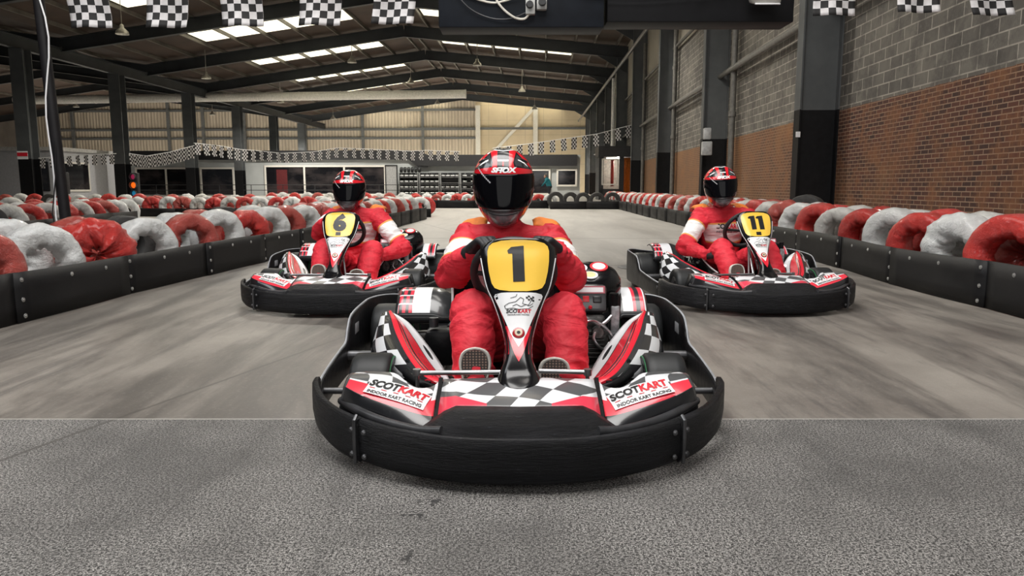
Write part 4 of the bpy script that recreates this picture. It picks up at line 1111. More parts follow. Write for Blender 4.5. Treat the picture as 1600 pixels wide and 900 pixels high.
# ------------------------------------------------------------------ offices along the back
def at(px, d): return (px - 848) / 1150 * d
def zz(py, d): return CAM_H + (292 - py) / 1150 * d
OFW = pm('office_panel_grey', (.42, .44, .44), .6, var=.12, scale=.4)
FASC = pm('office_fascia_black', (.018, .018, .02), .5)
FRAME = pm('window_frame_white', (.75, .72, .66), .5, var=.05)
GLASS = M('dark_window_glass', (.012, .012, .014), .08); 
_n = GLASS.noise(.35, 4, .6, GLASS.vec((1, 1, 2))); GLASS.color(GLASS.mix(GLASS.ramp(_n, .45, .75), (.008, .008, .010), (.06, .05, .05))); GLASS = GLASS.m
D = 74.0
t = empty('office_block', hrot(0, D), YAW); tag(t, 'long grey single-storey office block with black fascia and white-framed windows', 'office building')
def wallbox(b, px0, px1, py0, py1, th=.3, dy=0.0):
    x0, x1, z1, z0 = at(px0, D), at(px1, D), zz(py0, D), zz(py1, D); b.box(((x0 + x1) / 2, dy, (z0 + z1) / 2), (x1 - x0, th, z1 - z0))
b = MB(); wallbox(b, 195, 905, 250, 306, .3, .3); b.box(((at(195, D) + at(905, D)) / 2, 3, 2.0), (at(905, D) - at(195, D), 5.6, 4)); b.build('wall', OFW, t, auto=0)
b = MB(); wallbox(b, 195, 640, 236, 250, .5, .05); b.add([(at(640, D), -.2, zz(236, D)), (at(640, D), -.2, zz(250, D)), (at(655, D), -.2, zz(262, D)), (at(670, D), -.2, zz(262, D)), (at(670, D), -.2, zz(243, D)), (at(655, D), -.2, zz(237, D))], [(0, 1, 2, 3, 4, 5)], smooth=False)
b.box(((at(655, D) + at(900, D)) / 2, .0, (zz(243, D) + zz(260, D)) / 2), (at(900, D) - at(655, D), .5, zz(243, D) - zz(260, D))); b.build('fascia', FASC, t, auto=0)
for px0, px1, py0, py1, mull in ((206, 306, 263, 306, (254,)), (310, 362, 263, 306, ()), (413, 602, 260, 304, (475, 538)), (870, 899, 266, 290, ()), (828, 858, 266, 303, ())):
    b = MB(); x0, x1, z1, z0 = at(px0, D), at(px1, D), zz(py0, D), zz(py1, D); b.box(((x0 + x1) / 2, .10, (z0 + z1) / 2), (x1 - x0, .1, z1 - z0)); fr = b.build('window_glass', GLASS, t, auto=0)
    b = MB(); f_ = .17
    for a, c in ((x0, x0), (x1, x1)) + tuple((at(q, D), at(q, D)) for q in mull): b.box((a, .02, (z0 + z1) / 2), (f_, .12, z1 - z0))
    for zc in (z0, z1): b.box(((x0 + x1) / 2, .02, zc), (x1 - x0 + f_, .12, f_))
    b.build('window_frame', FRAME, fr, auto=0)
b = MB(); x0 = at(446, D); b.box((at(439, D), .04, zz(284, D)), (1.1, .02, 2.4)); b.build('red_banner', pm('dim_red', (.10, .012, .014), .5), t, auto=0)
b = MB(); wallbox(b, 603, 621, 259, 306, .1, .05); dr = b.build('door_leaf', pm('door_grey', (.33, .33, .33), .5), t, auto=0)
b = MB()
for q in (603, 621): b.box((at(q, D), .0, zz(282, D)), (.1, .12, 3.0))
b.box((at(612, D), 0, zz(259, D)), (1.2, .12, .1)); b.build('door_frame', FASC, dr, auto=0)
# helmet racks beside the office
RK = pm('rack_steel', (.30, .30, .30), .4, .6)
hm_b = MB(); hm_b.lathe([(.16, -.15), (.2, -.05), (.21, .05), (.17, .17), (.09, .24), (0, .26)], n=14, mis=[0, 1, 0, 0, 0])  # white ring paints a highlight into each black helmet
hproto = None; cnt = 0
DR = D - .9
for r_, (p0, p1) in enumerate(((625, 654), (657, 687), (690, 718), (721, 745))):
    x0, x1 = at(p0, DR), at(p1, DR)
    t = empty('storage_rack', hrot((x0 + x1) / 2, DR), YAW); tag(t, 'steel storage rack with four shelves against the office wall, %s of four' % ('leftmost', 'second', 'third', 'rightmost')[r_], 'rack')
    hw = (x1 - x0) / 2; b = MB()
    for s in (-1, 1): b = MB(); b.box((s * hw, 0, 1.12), (.06, .66, 2.24)); b.build('upright', RK, t, auto=0)
    b = MB(); b.box((0, .36, 1.12), (hw * 2, .03, 2.24)); b.build('shade_backing', FASC, t, auto=0)  # added dark sheet, stands in for the shade behind the shelves
    for k in range(4):
        zs_ = .12 + k * .56; b = MB(); b.box((0, 0, zs_), (hw * 2, .66, .04)); b.build('shelf', RK, t, auto=0)
        for q in range(4 if r_ < 3 else 2):
            if r_ == 2 and k == 2: continue
            xx = (x0 + x1) / 2 + (-.72 + .48 * q if r_ < 3 else -.4 + .8 * q)
            if hproto is None: o = hproto = hm_b.build('crash_helmet', [GLOSSBLK, WHITE])
            else: o = hproto.copy(); COL.objects.link(o)
            o.location = hrot(xx, DR, zs_ + .17); o.rotation_euler.z = YAW
            tag(o, 'black helmet with painted highlight on the %s rack, %s shelf up, %s in the row' % (('leftmost', 'second', 'third', 'rightmost')[r_], ('lowest', 'second', 'third', 'top')[k], ('first', 'second', 'third', 'fourth')[q]), 'helmet', 'helmets on the storage racks')
for q in range(6):
    b = MB(); b.lathe([(.13, -.12), (.24, -.13), (.27, -.08), (.27, .08), (.24, .13), (.13, .12), (.13, -.12)], axis='X', n=18); o = b.build('spare_tyre', RUBBER); o.location = hrot(at(628, DR) + .36 * q, DR, 2.50 + .03); o.rotation_euler.z = YAW
    tag(o, 'black kart tyre standing on top of the racks, %s from the left' % ('first', 'second', 'third', 'fourth', 'fifth', 'sixth')[q], 'tyre', 'spare tyres on the racks')
# cabin at far left
t = empty('portable_cabin', hrot(at(78, 45), 45), YAW); tag(t, 'pale grey portable cabin with dark windows behind the left columns', 'cabin')
CB = pm('cabin_grey', (.42, .42, .44), .55, var=.1)
b = MB(); b.box((-3.2, 3.5, 1.55), (6.4, 7, 3.1)); b.build('cabin_body', CB, t, auto=0)
b = MB(); b.box((-3.2, 3.5, 3.2), (6.7, 7.3, .22)); b.build('cabin_roof', pm('cabin_trim', (.45, .44, .42), .5), t, auto=0)
for (cx, cy, sx, sy) in ((-1.2, -.02, 1.3, .04), (.02, 1.9, .04, 2.6)):
    b = MB(); b.box((cx, cy, 1.5), (sx, sy, 1.7)); wn = b.build('cabin_window', GLASS, t, auto=0)
    b = MB()
    if sx > sy:
        for s in (-1, 1): b.box((cx + s * sx / 2, cy - .01, 1.5), (.08, .06, 1.8)); b.box((cx, cy - .01, 1.5 + s * .88), (sx, .06, .08))
        b.build('cabin_window_frame', FASC, wn, auto=0)
    else:
        for s in (-1, 1): b.box((cx + .01, cy + s * sy / 2, 1.5), (.06, .12, 1.8)); b.box((cx + .01, cy, 1.5 + s * .88), (.06, sy, .12))
        b.build('cabin_window_frame', FRAME, wn, auto=0)
# dark booth at right with a lit window and doorway
DB = 50.0; x0, x1 = at(935, DB), at(1001, DB)
t = empty('ticket_booth', hrot((x0 + x1) / 2, DB), YAW); tag(t, 'black booth with lit window and orange curtain beside the brick wall', 'booth')
hw = (x1 - x0) / 2
b = MB(); b.box((0, 1.5, 3.2), (hw * 2 + .2, 3.2, .7)); b.box((-hw + .1, 1.5, 1.5), (.3, 3, 3)); b.box((hw - .35, 1.5, 1.5), (.7, 3, 3)); b.box((.02, .1, 1.5), (.3, .2, 3)); b.box((-hw * .5, .1, .35), (hw, .2, .75)); b.build('booth_wall', FASC, t, auto=0)
b = MB(); b.box((0, 2.9, 1.5), (hw * 2, .1, 3)); b.build('booth_interior', pm('interior_wall', (.5, .47, .42), .7), t, auto=0)
b = MB(); zc = 1.85
for s in (-1, 1): b.box((-hw * .52 + s * .52, 0, zc), (.09, .1, 1.7)); b.box((-hw * .52, 0, zc + s * .83), (1.1, .1, .09))
b.build('window_frame', FRAME, t, auto=0)
b = MB(); b.grid(lambda u, v: Vector((.22 + .6 * u, .5 + .05 * sin(u * 30), .2 + 2.6 * v)), 30, 3); b.build('curtain', pm('orange_curtain', (.75, .22, .03), .6, var=.2), t, solid=.01)
b = MB(); b.grid(lambda u, v: Vector((-hw * .45 + .2 * u, .6 + .04 * sin(u * 20), .9 + 1.8 * v)), 16, 3); b.build('curtain', pm('pink_curtain', (.6, .10, .08), .6), t, solid=.01)
b = MB(); b.box((-.3, 1.2, 2.80), (1.2, .12, .06)); b.build('strip_light', glow('strip_light_glow', (1, .95, .85), 14), t, auto=0)
l = bpy.data.lights.new('booth_lamp', 'POINT'); l.energy = 90; l.shadow_soft_size = .2; l.color = (1, .92, .8); o = bpy.data.objects.new('booth_light', l); COL.objects.link(o); o.parent = t; o.location = (0, 1.2, 2.6)
# teal-jacketed person leaning on a parked kart in the far pit lane
pr = empty('person', hrot(at(858, 44), 44), YAW); tag(pr, 'person in a teal jacket and dark trousers leaning over a parked kart far away', 'person')
b = MB(); hull(b, [((0, 0, .86), (.17, .13, .12)), ((-.08, 0, 1.1), (.16, .12, .12)), ((-.14, 0, 1.28), (.17, .12, .10))]); hull(b, [((-.14, 0, 1.3), .08), ((-.20, 0, 1.42), .055)])
for s in (-1, 1):
    hull(b, [((-.14, .17 * s, 1.3), .07), ((-.30, .2 * s, 1.08), .055)]); hull(b, [((-.30, .2 * s, 1.08), .055), ((-.45, .12 * s, .92), .04)])
    hull(b, [((0, .09 * s, .86), .10), ((-.02, .1 * s, .48), .07)]); hull(b, [((-.02, .1 * s, .48), .07), ((.06, .1 * s, .10), .05)]); hull(b, [((.06, .1 * s, .05), .05), ((-.10, .1 * s, .04), .04)])
def teal(me):
    me.materials.append(pm('dark_trousers', (.02, .02, .028), .7))
    for p in me.polygons: p.material_index = 1 if p.center.z < .9 else 0
remesh_obj(b, 'clothed_body', pm('teal_jacket', (.01, .18, .22), .7, var=.3), .03, 3, pr, teal)
b = MB(); hull(b, [((-.24, 0, 1.50), (.09, .075, .11)), ((-.27, 0, 1.45), (.07, .06, .07))], 3); b.build('head', pm('skin', (.5, .28, .2), .6), pr)
b = MB(); hull(b, [((-.22, 0, 1.55), (.095, .082, .085)), ((-.19, 0, 1.50), (.08, .08, .08))], 3); b.build('hair', pm('grey_hair', (.12, .11, .10), .8), pr)
# railing in front of the offices
t = empty('guard_rail', hrot(at(400, 70), 70), YAW); tag(t, 'low black guard rail in front of the office windows', 'railing')
for z in (.55, 1.05): b = MB(); b.cyl((-13, 0, z), (21, 0, z), .03, n=8); b.build('rail', FASC, t)
for k in range(12): b = MB(); b.cyl((-13 + k * 3.09, 0, 0), (-13 + k * 3.09, 0, 1.08), .035, n=8); b.build('post', FASC, t)
# ------------------------------------------------------------------ barriers and tyre rows
def _board():
    m = M('barrier_board', (.02, .02, .02), .5, spec=.18)
    n = m.noise(1.4, 5, .65, m.vec((1, 1, 2))); n2 = m.noise(14, 5, .8, m.vec((1, 1, 3)))
    c = m.mix(m.ramp(n, .4, .75), (.008, .008, .009), (.024, .023, .023)); c = m.mix(m.ramp(n2, .68, .8) * .5, c, (.12, .115, .11))
    m.color(c).rough(m.ramp(n, .3, .7) * .2 + .42); m.bump(n2, .25, .004); return m.m
BOARD = _board(); BOLT = pm('bolt_washer', (.45, .45, .44), .35, .7)
def resample(P, step):
    P = [Vector((a, b, 0)) for a, b in P]; out = [P[0].copy()]; carry = 0.0
    for a, b in zip(P, P[1:]):
        L = (b - a).length; d = (b - a) / L; s = step - carry
        while s <= L: out.append(a + d * s); s += step
        carry = L - (s - step)
    return out
def offset(P, o):
    P = [Vector((a, b, 0)) for a, b in P]; r = []
    for i, p in enumerate(P):
        t = (P[min(i + 1, len(P) - 1)] - P[max(i - 1, 0)]).normalized(); r.append((p.x - t.y * o, p.y + t.x * o))
    return r
def barrier(P, hgt, step, side, where, group, bolts=8, first=0):
    Q = resample(P, step)
    for i, (a, c) in enumerate(zip(Q, Q[1:])):
        d = (c - a); L = d.length; d.normalize(); n = Vector((d.y, -d.x, 0)) * side; ov = .004 + .010 * (i % 2)
        wob = lambda t: .018 * sin(t * 2.1 + i) * sin(pi * t)
        def f(u, v):
            z = v * hgt * (1 + .02 * sin(i * 2.3 + u * 2)); return Vector((d.x * (L + .03) * u + n.x * (wob(u) + ov), d.y * (L + .03) * u + n.y * (wob(u) + ov), z + .004))
        near = i < bolts
        b = MB(); b.grid(f, 10 if near else 3, 3); o = b.build('barrier_board', BOARD, solid=.018, auto=30, loc=a)
        tag(o, 'black barrier board, %s %s' % (ordw(i), where), 'barrier', group)
        if near:
            T = n.to_track_quat('Z', 'Y').to_matrix()
            for (u, v) in ((.045, .85), (.045, .45), (.05, .12), (.42, .80), (.75, .80)):
                if u > .4 and i > 4: continue
                k = MB(); k.lathe([(0, .008), (.006, .008), (.007, .004), (.015, .003), (.016, -.002)], n=12)
                k.v = [tuple(T @ Vector(q) + f(u, v) + n * .0095) for q in k.v]; k.build('bolt', BOLT, o)

def _wrap(name, col, dark, var):
    m = M(name, col, .28, coat=.35)
    n = m.noise(7, 5, .7, None, .8); n4 = m.noise(34, 5, .8, m.vec((1, .5, 1)), 2.0); n2 = m.noise(18, 6, .75, m.vec((1, 1, 1)), 1.2); n3 = m.noise(3, 5, .65)
    c = m.mix(m.ramp(n, .28, .72), dark, col); c = m.mix(m.ramp(n3, .60, .78) * var, c, (.10, .085, .075))
    m.color(c); m.bump(n2 + n * .8 + n4 * .5, .9, .022); return m.m
WRED = [_wrap('red_wrap', (.66, .045, .035), (.40, .02, .018), .25), _wrap('faded_red_wrap', (.52, .085, .065), (.34, .05, .04), .35)]
WWHT = [_wrap('white_wrap', (.84, .85, .84), (.58, .59, .58), .35), _wrap('dirty_white_wrap', (.78, .78, .75), (.46, .45, .43), .6)]
BARE = pm('bare_tyre', (.035, .034, .033), .7, var=.4, scale=10, bump=.4, bscale=30, bdist=.01)
def tyre_mesh(seed, ri, wd, amp, wrapped=True, nu=56, nv=22):
    ro = .29; rnd = random.Random(seed); b = MB(); sv = Vector((seed * 3.1, seed * 1.7, 0))
    cm, hr = (ro + ri) / 2, (ro - ri) / 2
    def f(u, v):
        a = 2 * pi * u; q = 2 * pi * v; p = 3.2 if wrapped else 4.5
        c, s = cos(q), sin(q); k = 1 / (abs(c) ** p + abs(s) ** p) ** (1 / p)
        r = cm + hr * c * k; y = wd / 2 * s * k
        if not wrapped and c > .6: r += .004 * (1 if int(u * 90) % 2 else 0)
        P = Vector((r * cos(a), y, r * sin(a))); n = Vector((c * cos(a), s, c * sin(a)))
        if wrapped:
            d = noise.noise(Vector((cos(a) * 2.2, sin(a) * 2.2, s * 2)) + sv) * 1.2 + abs(noise.noise(Vector((cos(a) * 9, sin(a) * 9, s * .9 + c * .5)) + sv)) * -1.1 + .25
            P += n * d * amp * (1.6 if c < -.1 else 1)
        return P
    b.grid(f, nu, nv); me = b.build('tyre_source', BARE, auto=0 if wrapped else 30, recalc=True); m = me.data
    bm = bmesh.new(); bm.from_mesh(m); bmesh.ops.remove_doubles(bm, verts=bm.verts[:], dist=1e-4); bm.to_mesh(m); bm.free()
    bpy.data.objects.remove(me); return m
MESH = {}
for kk in range(4):
    base = tyre_mesh(kk + 1, (.13, .12, .10, .045)[kk], (.25, .26, .24, .27)[kk], (.012, .016, .020, .034)[kk])
    for nm, mt in (('r0', WRED[0]), ('r1', WRED[1]), ('w0', WWHT[0]), ('w1', WWHT[1])):
        m = base.copy(); m.materials.clear(); m.materials.append(mt); MESH[(nm, kk)] = m
MESH['b'] = tyre_mesh(9, .15, .20, 0, False)
RND = random.Random(11)
def tyre(x, y, ang, colr, label, group, sc_=1.0, z=None, kk=None, tilt=0.0):
    kk = RND.choice((0, 0, 0, 1, 1, 2, 3)) if kk is None else kk
    key = 'b' if colr == 'b' else ((colr + RND.choice('001')), kk)
    name = 'bare_tyre' if colr == 'b' else 'wrapped_tyre'
    o = bpy.data.objects.new(name, MESH[key]); COL.objects.link(o)
    r_ = .29 * sc_; o.location = (x, y, (r_ + .012 * sc_) if z is None else z)
    o.rotation_euler = (RND.uniform(-.05, .05) + tilt, RND.uniform(0, 6.28), 0); o.scale = (sc_,) * 3
    o.rotation_mode = 'XYZ'
    q = Matrix.Rotation(ang + RND.uniform(-.10, .10), 4, 'Z') @ Matrix.Rotation(RND.uniform(-.05, .05) + tilt, 4, 'X') @ Matrix.Rotation(RND.choice((0, .4, -.5, .9, 2.9, 3.4)), 4, 'Y')
    o.rotation_euler = q.to_euler()
    cn = {'r': 'red wrapped', 'w': 'white wrapped', 'b': 'bare black'}[colr]
    return tag(o, '%s tyre, %s' % (cn, label), 'tyre', group)
def row(P, step, offs, ang, cols, where, group, sc_=1.0, jit=.03, start=0.0, skip=()):
    Q = resample(P, step)
    for i, p in enumerate(Q):
        if i in skip: continue
        t = (Q[min(i + 1, len(Q) - 1)] - Q[max(i - 1, 0)]).normalized(); n = Vector((-t.y, t.x, 0))
        s = p + n * offs + t * start; c = cols[i % len(cols)]
        tyre(s.x + RND.uniform(-jit, jit), s.y + RND.uniform(-jit, jit), ang, c, '%s %s' % (ordw(i), where), group, sc_ * RND.uniform(.97, 1.04))

LFT = [(-3.22, 3.3), (-3.15, 4.46), (-3.12, 4.85), (-3.10, 6.22), (-2.93, 7.52), (-2.87, 8.21), (-2.47, 15.63), (-2.28, 20.9)]
RGT = [(3.38, 3.9), (3.42, 4.87), (3.36, 5.58), (3.39, 6.55), (3.50, 7.8), (3.62, 11), (4.34, 35.9)]
barrier(LFT, .315, 1.28, 1, 'along the left track edge from the near end', 'barrier boards left of the track')
barrier(RGT, .33, 1.30, -1, 'along the right track edge from the near end', 'barrier boards right of the track')
aL = R(-38) ; aR = R(28)
# axis of a tyre is its local Y
row(LFT[:-1] + [(-2.32, 20.0)], .70, .38, R(52), ['r', 'w', 'r', 'w', 'r', 'w'], 'in front row behind the left barrier from the near end', 'tyres behind the left barrier, front row', 1.0)
row(LFT[:-1] + [(-2.36, 19.4)], .74, .92, R(52), ['b', 'r', 'r', 'w', 'r', 'b', 'w', 'r', 'b', 'w'], 'in second row behind the left barrier from the near end', 'tyres behind the left barrier, second row', 1.0, .06, .35)
row(RGT, .665, -.40, R(-62), ['r', 'w'], 'in front row behind the right barrier from the near end', 'tyres behind the right barrier, front row', 1.08, .02, .28)
row(RGT[:-1] + [(4.2, 30)], .665, -.67, R(-62), ['r', 'w'], 'in second row behind the right barrier from the near end', 'tyres behind the right barrier, second row', 1.08, .02, .43)
tyre(4.62, 11.6, R(-40), 'b', 'standing alone against the brick wall behind the right tyre row', None, 1.1, z=.42)
# other lane: its near side, far side and the row closing the infield
LB = offset(LFT, 1.42)
barrier(LB[1:], .32, 1.6, -1, 'behind the near tyre island, from the near end', 'barrier boards behind the left tyre island', bolts=0)
IN = [(-7.2, 9.2), (-7.45, 10.8), (-8.3, 16.9)]
barrier(IN, .34, 1.4, 1, 'along the inner lane at far left from the near end', 'barrier boards of the inner lane', bolts=0)
row(IN, .62, .36, R(48), ['w', 'r', 'b', 'b', 'w', 'r', 'w', 'r', 'w', 'r', 'r', 'w'], 'in the front row of the inner lane from the near end', 'tyres of the inner lane', 1.0)
row(IN, .66, .95, R(48), ['r', 'w', 'r', 'w', 'r', 'r', 'w'], 'in the back row of the inner lane from the near end', 'tyres of the inner lane, back row', 1.0, .05)
CR = [(-2.30, 21.0), (-11.3, 21.6)]
barrier(CR, .24, 1.5, -1, 'across the infield end from the track corner', 'barrier boards across the infield', bolts=0)
row(CR, .47, -.34, R(8), ['w', 'r'], 'of the row across the infield from the track corner', 'tyres across the infield', .96, .02, .36)
row([(-2.6, 21.7), (-11.3, 22.4)], .52, -.3, R(8), ['r', 'w', 'w', 'r'], 'of the back row across the infield from the corner', 'tyres across the infield, back row', .98, .04)
FR = [(1.46, 29.6), (-4.6, 30.4)]
barrier(FR, .32, 1.5, 1, 'across the far end of the straight, from the right', 'barrier boards at the far end of the straight', bolts=0)
row(FR, .42, -.34, R(0), ['w', 'r'], 'of the row across the far end, from the right', 'tyres at the far end of the straight', .96, .02)
FB = [(3.5, 28.4), (1.3, 28.6)]
barrier([(4.3, 28.5), (1.3, 28.7)], .30, 1.4, 1, 'in front of the far black tyres, from the right', 'barrier boards by the pit exit', bolts=0)
row([(3.9, 28.9), (1.4, 29.1)], .55, -.3, R(5), ['b'], 'of the far row by the pit exit, from the right', 'bare tyres by the pit exit', 1.1, .03)
row([(-9.5, 27), (-21, 28.5)], .62, 0, R(10), ['r', 'w', 'r', 'w', 'w', 'r', 'b'], 'of the row before the offices, from the right', 'distant tyres in front of the offices', 1.0, .05)
row([(-10.0, 17.2), (-16.5, 18.2)], .60, 0, R(20), ['r', 'w', 'r', 'w', 'r'], 'of the distant row in front of the cabin, from the right', 'distant tyres in front of the cabin', 1.0, .05)
barrier([(-9.7, 16.9), (-17.0, 17.6)], .32, 1.6, -1, 'in front of the cabin, from the right', 'barrier boards in front of the cabin', bolts=0)
row([(-1.0, 34), (-12, 36)], .60, 0, R(4), ['r', 'w'], 'of the farthest row before the offices, from the right', 'farthest tyres before the offices', 1.0, .04)

# ------------------------------------------------------------------ leaning pole with a white cable, traffic lights
t = empty('leaning_pole', (-4.42, 7.35, 0)); tag(t, 'dark pole rising from the left tyre island with a white cable tied to it', 'pole')
b = MB(); top = Vector((-.34, .25, 4.6)); b.tube([(0, 0, 0), top * .5, top], .052, 12); b.lathe([(0, 0), (.12, 0), (.12, .02), (.05, .03)], n=16); b.build('shaft', pm('pole_dark', (.010, .009, .010), .55, spec=.2), t)
b = MB(); b.tube([top * (k / 24) + Vector((.058 * cos(k * .42 + 1.2) + .0, -.058, 0)) + Vector((-.03 * sin(k * .9), 0, 0)) for k in range(25)], .008, 6); b.build('cable', WHITE, t)
b = MB(); b.tube([(-.09, -.03, .25), (-.13, -.03, .6), (-.07, -.03, .95), (-.05, -.02, 1.3)], .006, 6); b.build('loose_cable', INK, t)
def traffic(px, d, z0, cols, label, sc_=1.0):
    t = empty('traffic_light', hrot(at(px, d), d, z0), YAW); tag(t, label, 'traffic light', 'traffic lights at the pit lane')
    b = MB(); b.rbox((0, 0, .58 * sc_), (.36 * sc_, .22, 1.16 * sc_), .03); b.cyl((0, .05, -z0), (0, .05, .1), .04, n=10); b.build('housing', FASC, t)
    for k, (c, s, r_) in enumerate(cols):
        b = MB(); zz_ = (.97 - .38 * k) * sc_; b.lathe([(0, -.16), (r_ * .7, -.15), (r_, -.12), (r_, -.10)], (0, 0, zz_), 'Y', 18); b.build('lens', glow('lens_glow_%s' % c[0], c[1], s), t)
        b = MB(); b.lathe([(r_ * 1.1, -.10), (r_ * 1.15, -.26), (r_ * 1.2, -.26), (r_ * 1.2, -.10)], (0, 0, zz_), 'Y', 18); b.build('hood', FASC, t)
traffic(203.5, 34, .35, [(('pink', (.35, .02, .08)), .8, .12), (('amber', (1, .16, .01)), 1.3, .14), (('blue', (.02, .22, .4)), .7, .12)], 'tall three-lens traffic light with glowing amber lens between the left columns')
traffic(89, 24, .62, [(('green', (.05, .7, .35)), 2.2, .06), (('red', (1, .02, .03)), 1.5, .105), (('lower_red', (1, .02, .03)), 1.5, .105)], 'slim traffic light glowing red half hidden by the leaning pole', .62)

# ------------------------------------------------------------------ flags
def _flag(nx, nz):
    m = M('chequered_cloth_%d' % nx, (.5, .5, .5), .75); u, v, _ = m.xyz('UV'); n = m.noise(20, 4)
    ch = ((u * nx).floor() + (v * nz).floor()).mod2().gt(.5)
    c = m.mix(ch, (.010, .009, .009), m.mix(m.ramp(n, .3, .7), (.50, .48, .48), (.64, .62, .62))); m.color(c)
    return m.m
FLAG, FLAGS = _flag(6, 5), _flag(4, 6)
YF = 6.0
def flag_at(px, top, bot_px, lean, wid, label, nx=6):
    x = (px - 800) / 1150 * 5.78; zb = 2.094 + (44 - bot_px) / 1150 * 6.2; b = MB(); h = wid * .85
    def f(u, v): return Vector(((u - .5) * wid + lean * (v - 1) * -wid, .025 * sin(u * 7 + px) * (1 - v) + .01 * sin(v * 5), v * h))
    b.grid(f, 14, 10, uvf=lambda u, v: (u, v)); o = b.build('chequered_flag', FLAG, solid=.003, loc=(x, YF, zb)); tag(o, label, 'flag', 'large chequered flags overhead'); return x, zb + h
pts = []
for i, (px, bt, ln, nm) in enumerate(((140, 43, .03, 'first on the left'), (267, 43, -.10, 'second from the left'), (379, 41, .0, 'third from the left'), (505, 40, -.10, 'fourth from the left'), (621, 38, -.12, 'just left of the hanging beam'), (1302, 26, .02, 'just right of the hanging beam'), (1430, 22, .03, 'second from the right'), (1537, 26, .18, 'last on the right'))):
    pts.append(flag_at(px, 0, bt, ln, .328, 'large black and white chequered flag overhead, %s' % nm))
b = MB(); b.tube([(-4.4, YF, 2.50)] + [(x, YF, z + .005) for x, z in pts] + [(4.8, YF, 2.52)], .006, 6); tag(b.build('flag_line', INK), 'thin cord the large chequered flags hang from', 'cord')
# hanging black beam with sockets and cables
t = empty('gantry_beam', (.80, 6.25, 2.55)); tag(t, 'black box beam hanging over the start with white cables and a socket box', 'gantry')
b = MB(); b.rbox((-.726, 0, -.07), (1.32, .30, .72), .012); b.build('left_panel', pm('gantry_navy', (.006, .008, .012), .55, spec=.2), t)
b = MB(); b.rbox((.71, .04, -.03), (1.50, .30, .70), .012); b.build('right_panel', pm('gantry_black', (.005, .005, .006), .55, spec=.2), t)
b = MB(); b.rbox((.1, .1, .02), (.34, .08, .1), .01); b.build('link_bar', DSTEEL, t)
GP = pm('socket_grey', (.42, .42, .40), .5)
b = MB(); b.rbox((-.655, -.18, -.27), (.075, .06, .14), .008); b.rbox((-.565, -.18, -.25), (.08, .06, .11), .008); sb = b.build('socket_box', GP, t)
b = MB(); b.lathe([(0, -.035), (.025, -.035), (.03, .0)], (-.66, -.21, -.27), 'Y', 16); b.lathe([(0, -.035), (.028, -.035), (.032, .0)], (-.562, -.21, -.25), 'Y', 16); b.build('socket_cover', INK, sb)
b = MB()
b.tube(catmull([(-1.0, -.16, -.0), (-.92, -.17, -.23), (-.80, -.18, -.35), (-.70, -.18, -.37), (-.655, -.2, -.31)], 6), .009, 6)
b.tube(catmull([(-1.31, -.16, -.14), (-1.0, -.17, -.24), (-.85, -.17, -.23), (-.66, -.2, -.17)], 6), .008, 6)
b.tube(catmull([(-.38, -.16, -.16), (-.1, -.17, -.20), (.3, -.16, -.21), (.75, -.16, -.17), (1.1, -.16, -.08), (1.3, -.16, .1)], 6), .008, 6)
b.tube(catmull([(.5, -.16, -.12), (.7, -.17, -.19), (.9, -.16, -.06)], 6), .006, 6)
b.build('white_cable', pm('cable_white', (.6, .57, .5), .5), t)
b = MB(); b.tube(catmull([(-1.3, -.17, -.1), (-1.15, -.18, -.28), (-.98, -.17, -.36), (-.82, -.18, -.37), (-.68, -.18, -.32)], 6), .005, 6); b.build('black_cable', DSTEEL, t)
for x in (-1.2, 1.65): b = MB(); b.tube([(x, 0, .1), (x, .0, 6.0)], .01, 6); b.build('hanger', DSTEEL, t)
b = MB(); b.rbox((1.18, -.24, -.22), (.22, .14, .10), .02, mat=Matrix.Rotation(.3, 4, 'X')); fl = b.build('floodlight', pm('flood_grey', (.25, .24, .22), .4), t)
b = MB(); b.rbox((1.18, -.27, -.275), (.19, .10, .01), .003, mat=Matrix.Rotation(.3, 4, 'X')); b.build('floodlight_glass', WHITE, fl)
# distant bunting strings: each flag a thing of its own
bm_ = MB(); bm_.grid(lambda u, v: Vector(((u - .5) * .34, .02 * sin(u * 6), -.72 * (1 - v))), 4, 4); 
fb_ = bm_.build('bunting_flag', FLAGS, auto=0); first = [fb_]
def string(d, pts, n, where, grp, sc_=1.0, kind='flag'):
    P = [Vector((at(px, d), 0, zz(py, d))) for px, py in pts]
    tot = sum((b_ - a).length for a, b_ in zip(P, P[1:])); stp = tot / n; b = MB(); b.tube([hrot(p.x, d, p.z) for p in P], .02, 5)
    tag(b.build('bunting_line', WHITE), 'thin pale cord of the bunting %s' % where, 'cord')
    s = stp * .5; acc = 0; k = 0
    for a, c in zip(P, P[1:]):
        L = (c - a).length
        while s <= acc + L and k < n:
            p = a.lerp(c, (s - acc) / L)
            if first: o = first.pop()
            else: o = fb_.copy(); COL.objects.link(o)
            o.location = hrot(p.x, d, p.z); o.rotation_euler = (0, RND.uniform(-.12, .12), YAW + RND.uniform(-.3, .3)); o.scale = (sc_, 1, sc_)
            tag(o, 'small chequered bunting flag, %s from the left %s' % (ordw(k) if k else 'first', where), 'flag', grp); s += stp; k += 1
        acc += L
string(38, [(197, 240), (225, 244), (262, 238), (302, 228)], 13, 'between the second and third left columns', 'bunting over the pit lane', .85)
string(45, [(302, 224), (340, 228), (375, 234), (402, 236)], 8, 'left of the long office window', 'bunting over the offices', .95)
string(48, [(402, 236), (440, 240), (490, 238), (528, 232), (580, 234), (640, 237), (668, 236), (720, 238)], 24, 'over the long office window', 'bunting over the long window', .85)
string(46, [(770, 233), (830, 226), (880, 219), (930, 212), (965, 203), (1002, 194)], 14, 'rising to the right wall', 'bunting rising to the right wall', 1.0)
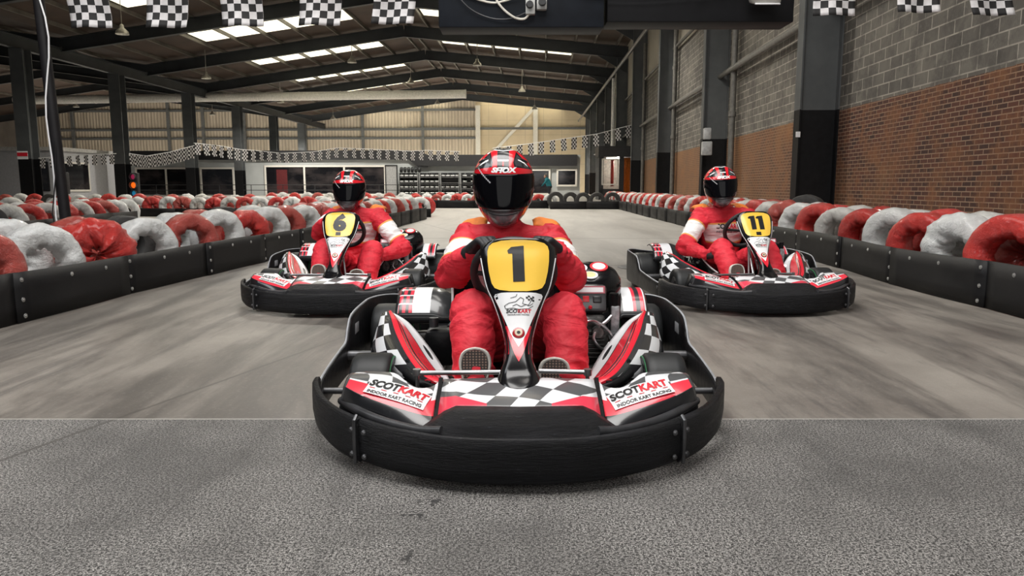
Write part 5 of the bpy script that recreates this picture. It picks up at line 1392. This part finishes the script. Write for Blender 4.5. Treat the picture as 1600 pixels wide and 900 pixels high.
string(36, [(50, 247), (110, 243), (176, 240)], 9, 'over the cabin at far left', 'bunting over the cabin', .7)

# ------------------------------------------------------------------ karts and drivers
K1 = make_kart(); CH = {}
for o in bpy.data.objects:
    if o.parent: CH.setdefault(o.parent.name, []).append(o)
K2 = copy_tree(K1); K3 = copy_tree(K1); K4 = copy_tree(K1)
K1.location = (.022, 1.985, 0); tag(K1, 'black, red and white go-kart number 1 in front, nearest to the camera', 'go-kart', 'go-karts on the straight')
K2.location = (-1.27, 4.79, 0); K2.rotation_euler.z = R(-1.5); tag(K2, 'go-kart number 6 on the left of the straight', 'go-kart', 'go-karts on the straight')
K3.location = (1.83, 4.82, 0); K3.rotation_euler.z = R(4); tag(K3, 'go-kart number 11 on the right of the straight', 'go-kart', 'go-karts on the straight')
K4.location = hrot(at(842, 43), 42.6); K4.rotation_euler.z = R(70); tag(K4, 'parked go-kart far off in the pit lane beside the person in teal', 'go-kart')
add_number(K1, '1'); add_number(K2, '6'); add_number(K3, '11')
make_driver(BASE, 'person in red race suit and black gloves driving kart 1, both hands on the wheel', K1.location, 0, False)
J6 = dict(BASE); J6.update(elbow_r=(.385, 1.03, .375), wrist_r=(.235, .86, .335), hand_r=((-.55, -.75, .1), (.25, .3, .9), (30, 35, 20), 1), shoulder_r=(.165, 1.17, .615),
    head=(-.055, 1.13, .835), head_rz=R(3), knee_r=(.19, .80, .385), wrist_l=(-.15, .79, .605), elbow_l=(-.27, .96, .50), shoulder_l=(-.20, 1.17, .61))
make_driver(J6, 'person in red race suit driving kart 6, one hand resting beside the thigh', K2.location, K2.rotation_euler.z, True)
J11 = dict(BASE); J11.update(elbow_l=(-.395, 1.03, .39), wrist_l=(-.265, .86, .345), hand_l=((.55, -.75, .1), (-.25, .3, .9), (30, 35, 20), -1), shoulder_l=(-.22, 1.17, .62),
    head=(-.09, 1.12, .865), head_rz=R(-8), head_tilt=R(-3), neck=(-.065, 1.16, .69), wrist_r=(.11, .79, .605), elbow_r=(.19, .96, .49))
make_driver(J11, 'person in red race suit driving kart 11, one hand resting on the thigh', K3.location, K3.rotation_euler.z, True)
# round grey drain cover on the track behind kart 11
b = MB(); b.lathe([(0, .008), (.28, .008), (.31, .004), (.31, 0)], n=32); tag(b.build('drain_cover', DSTEEL, loc=(1.45, 7.9, .001)), 'round dark drain cover in the floor left of kart 11', 'drain cover')
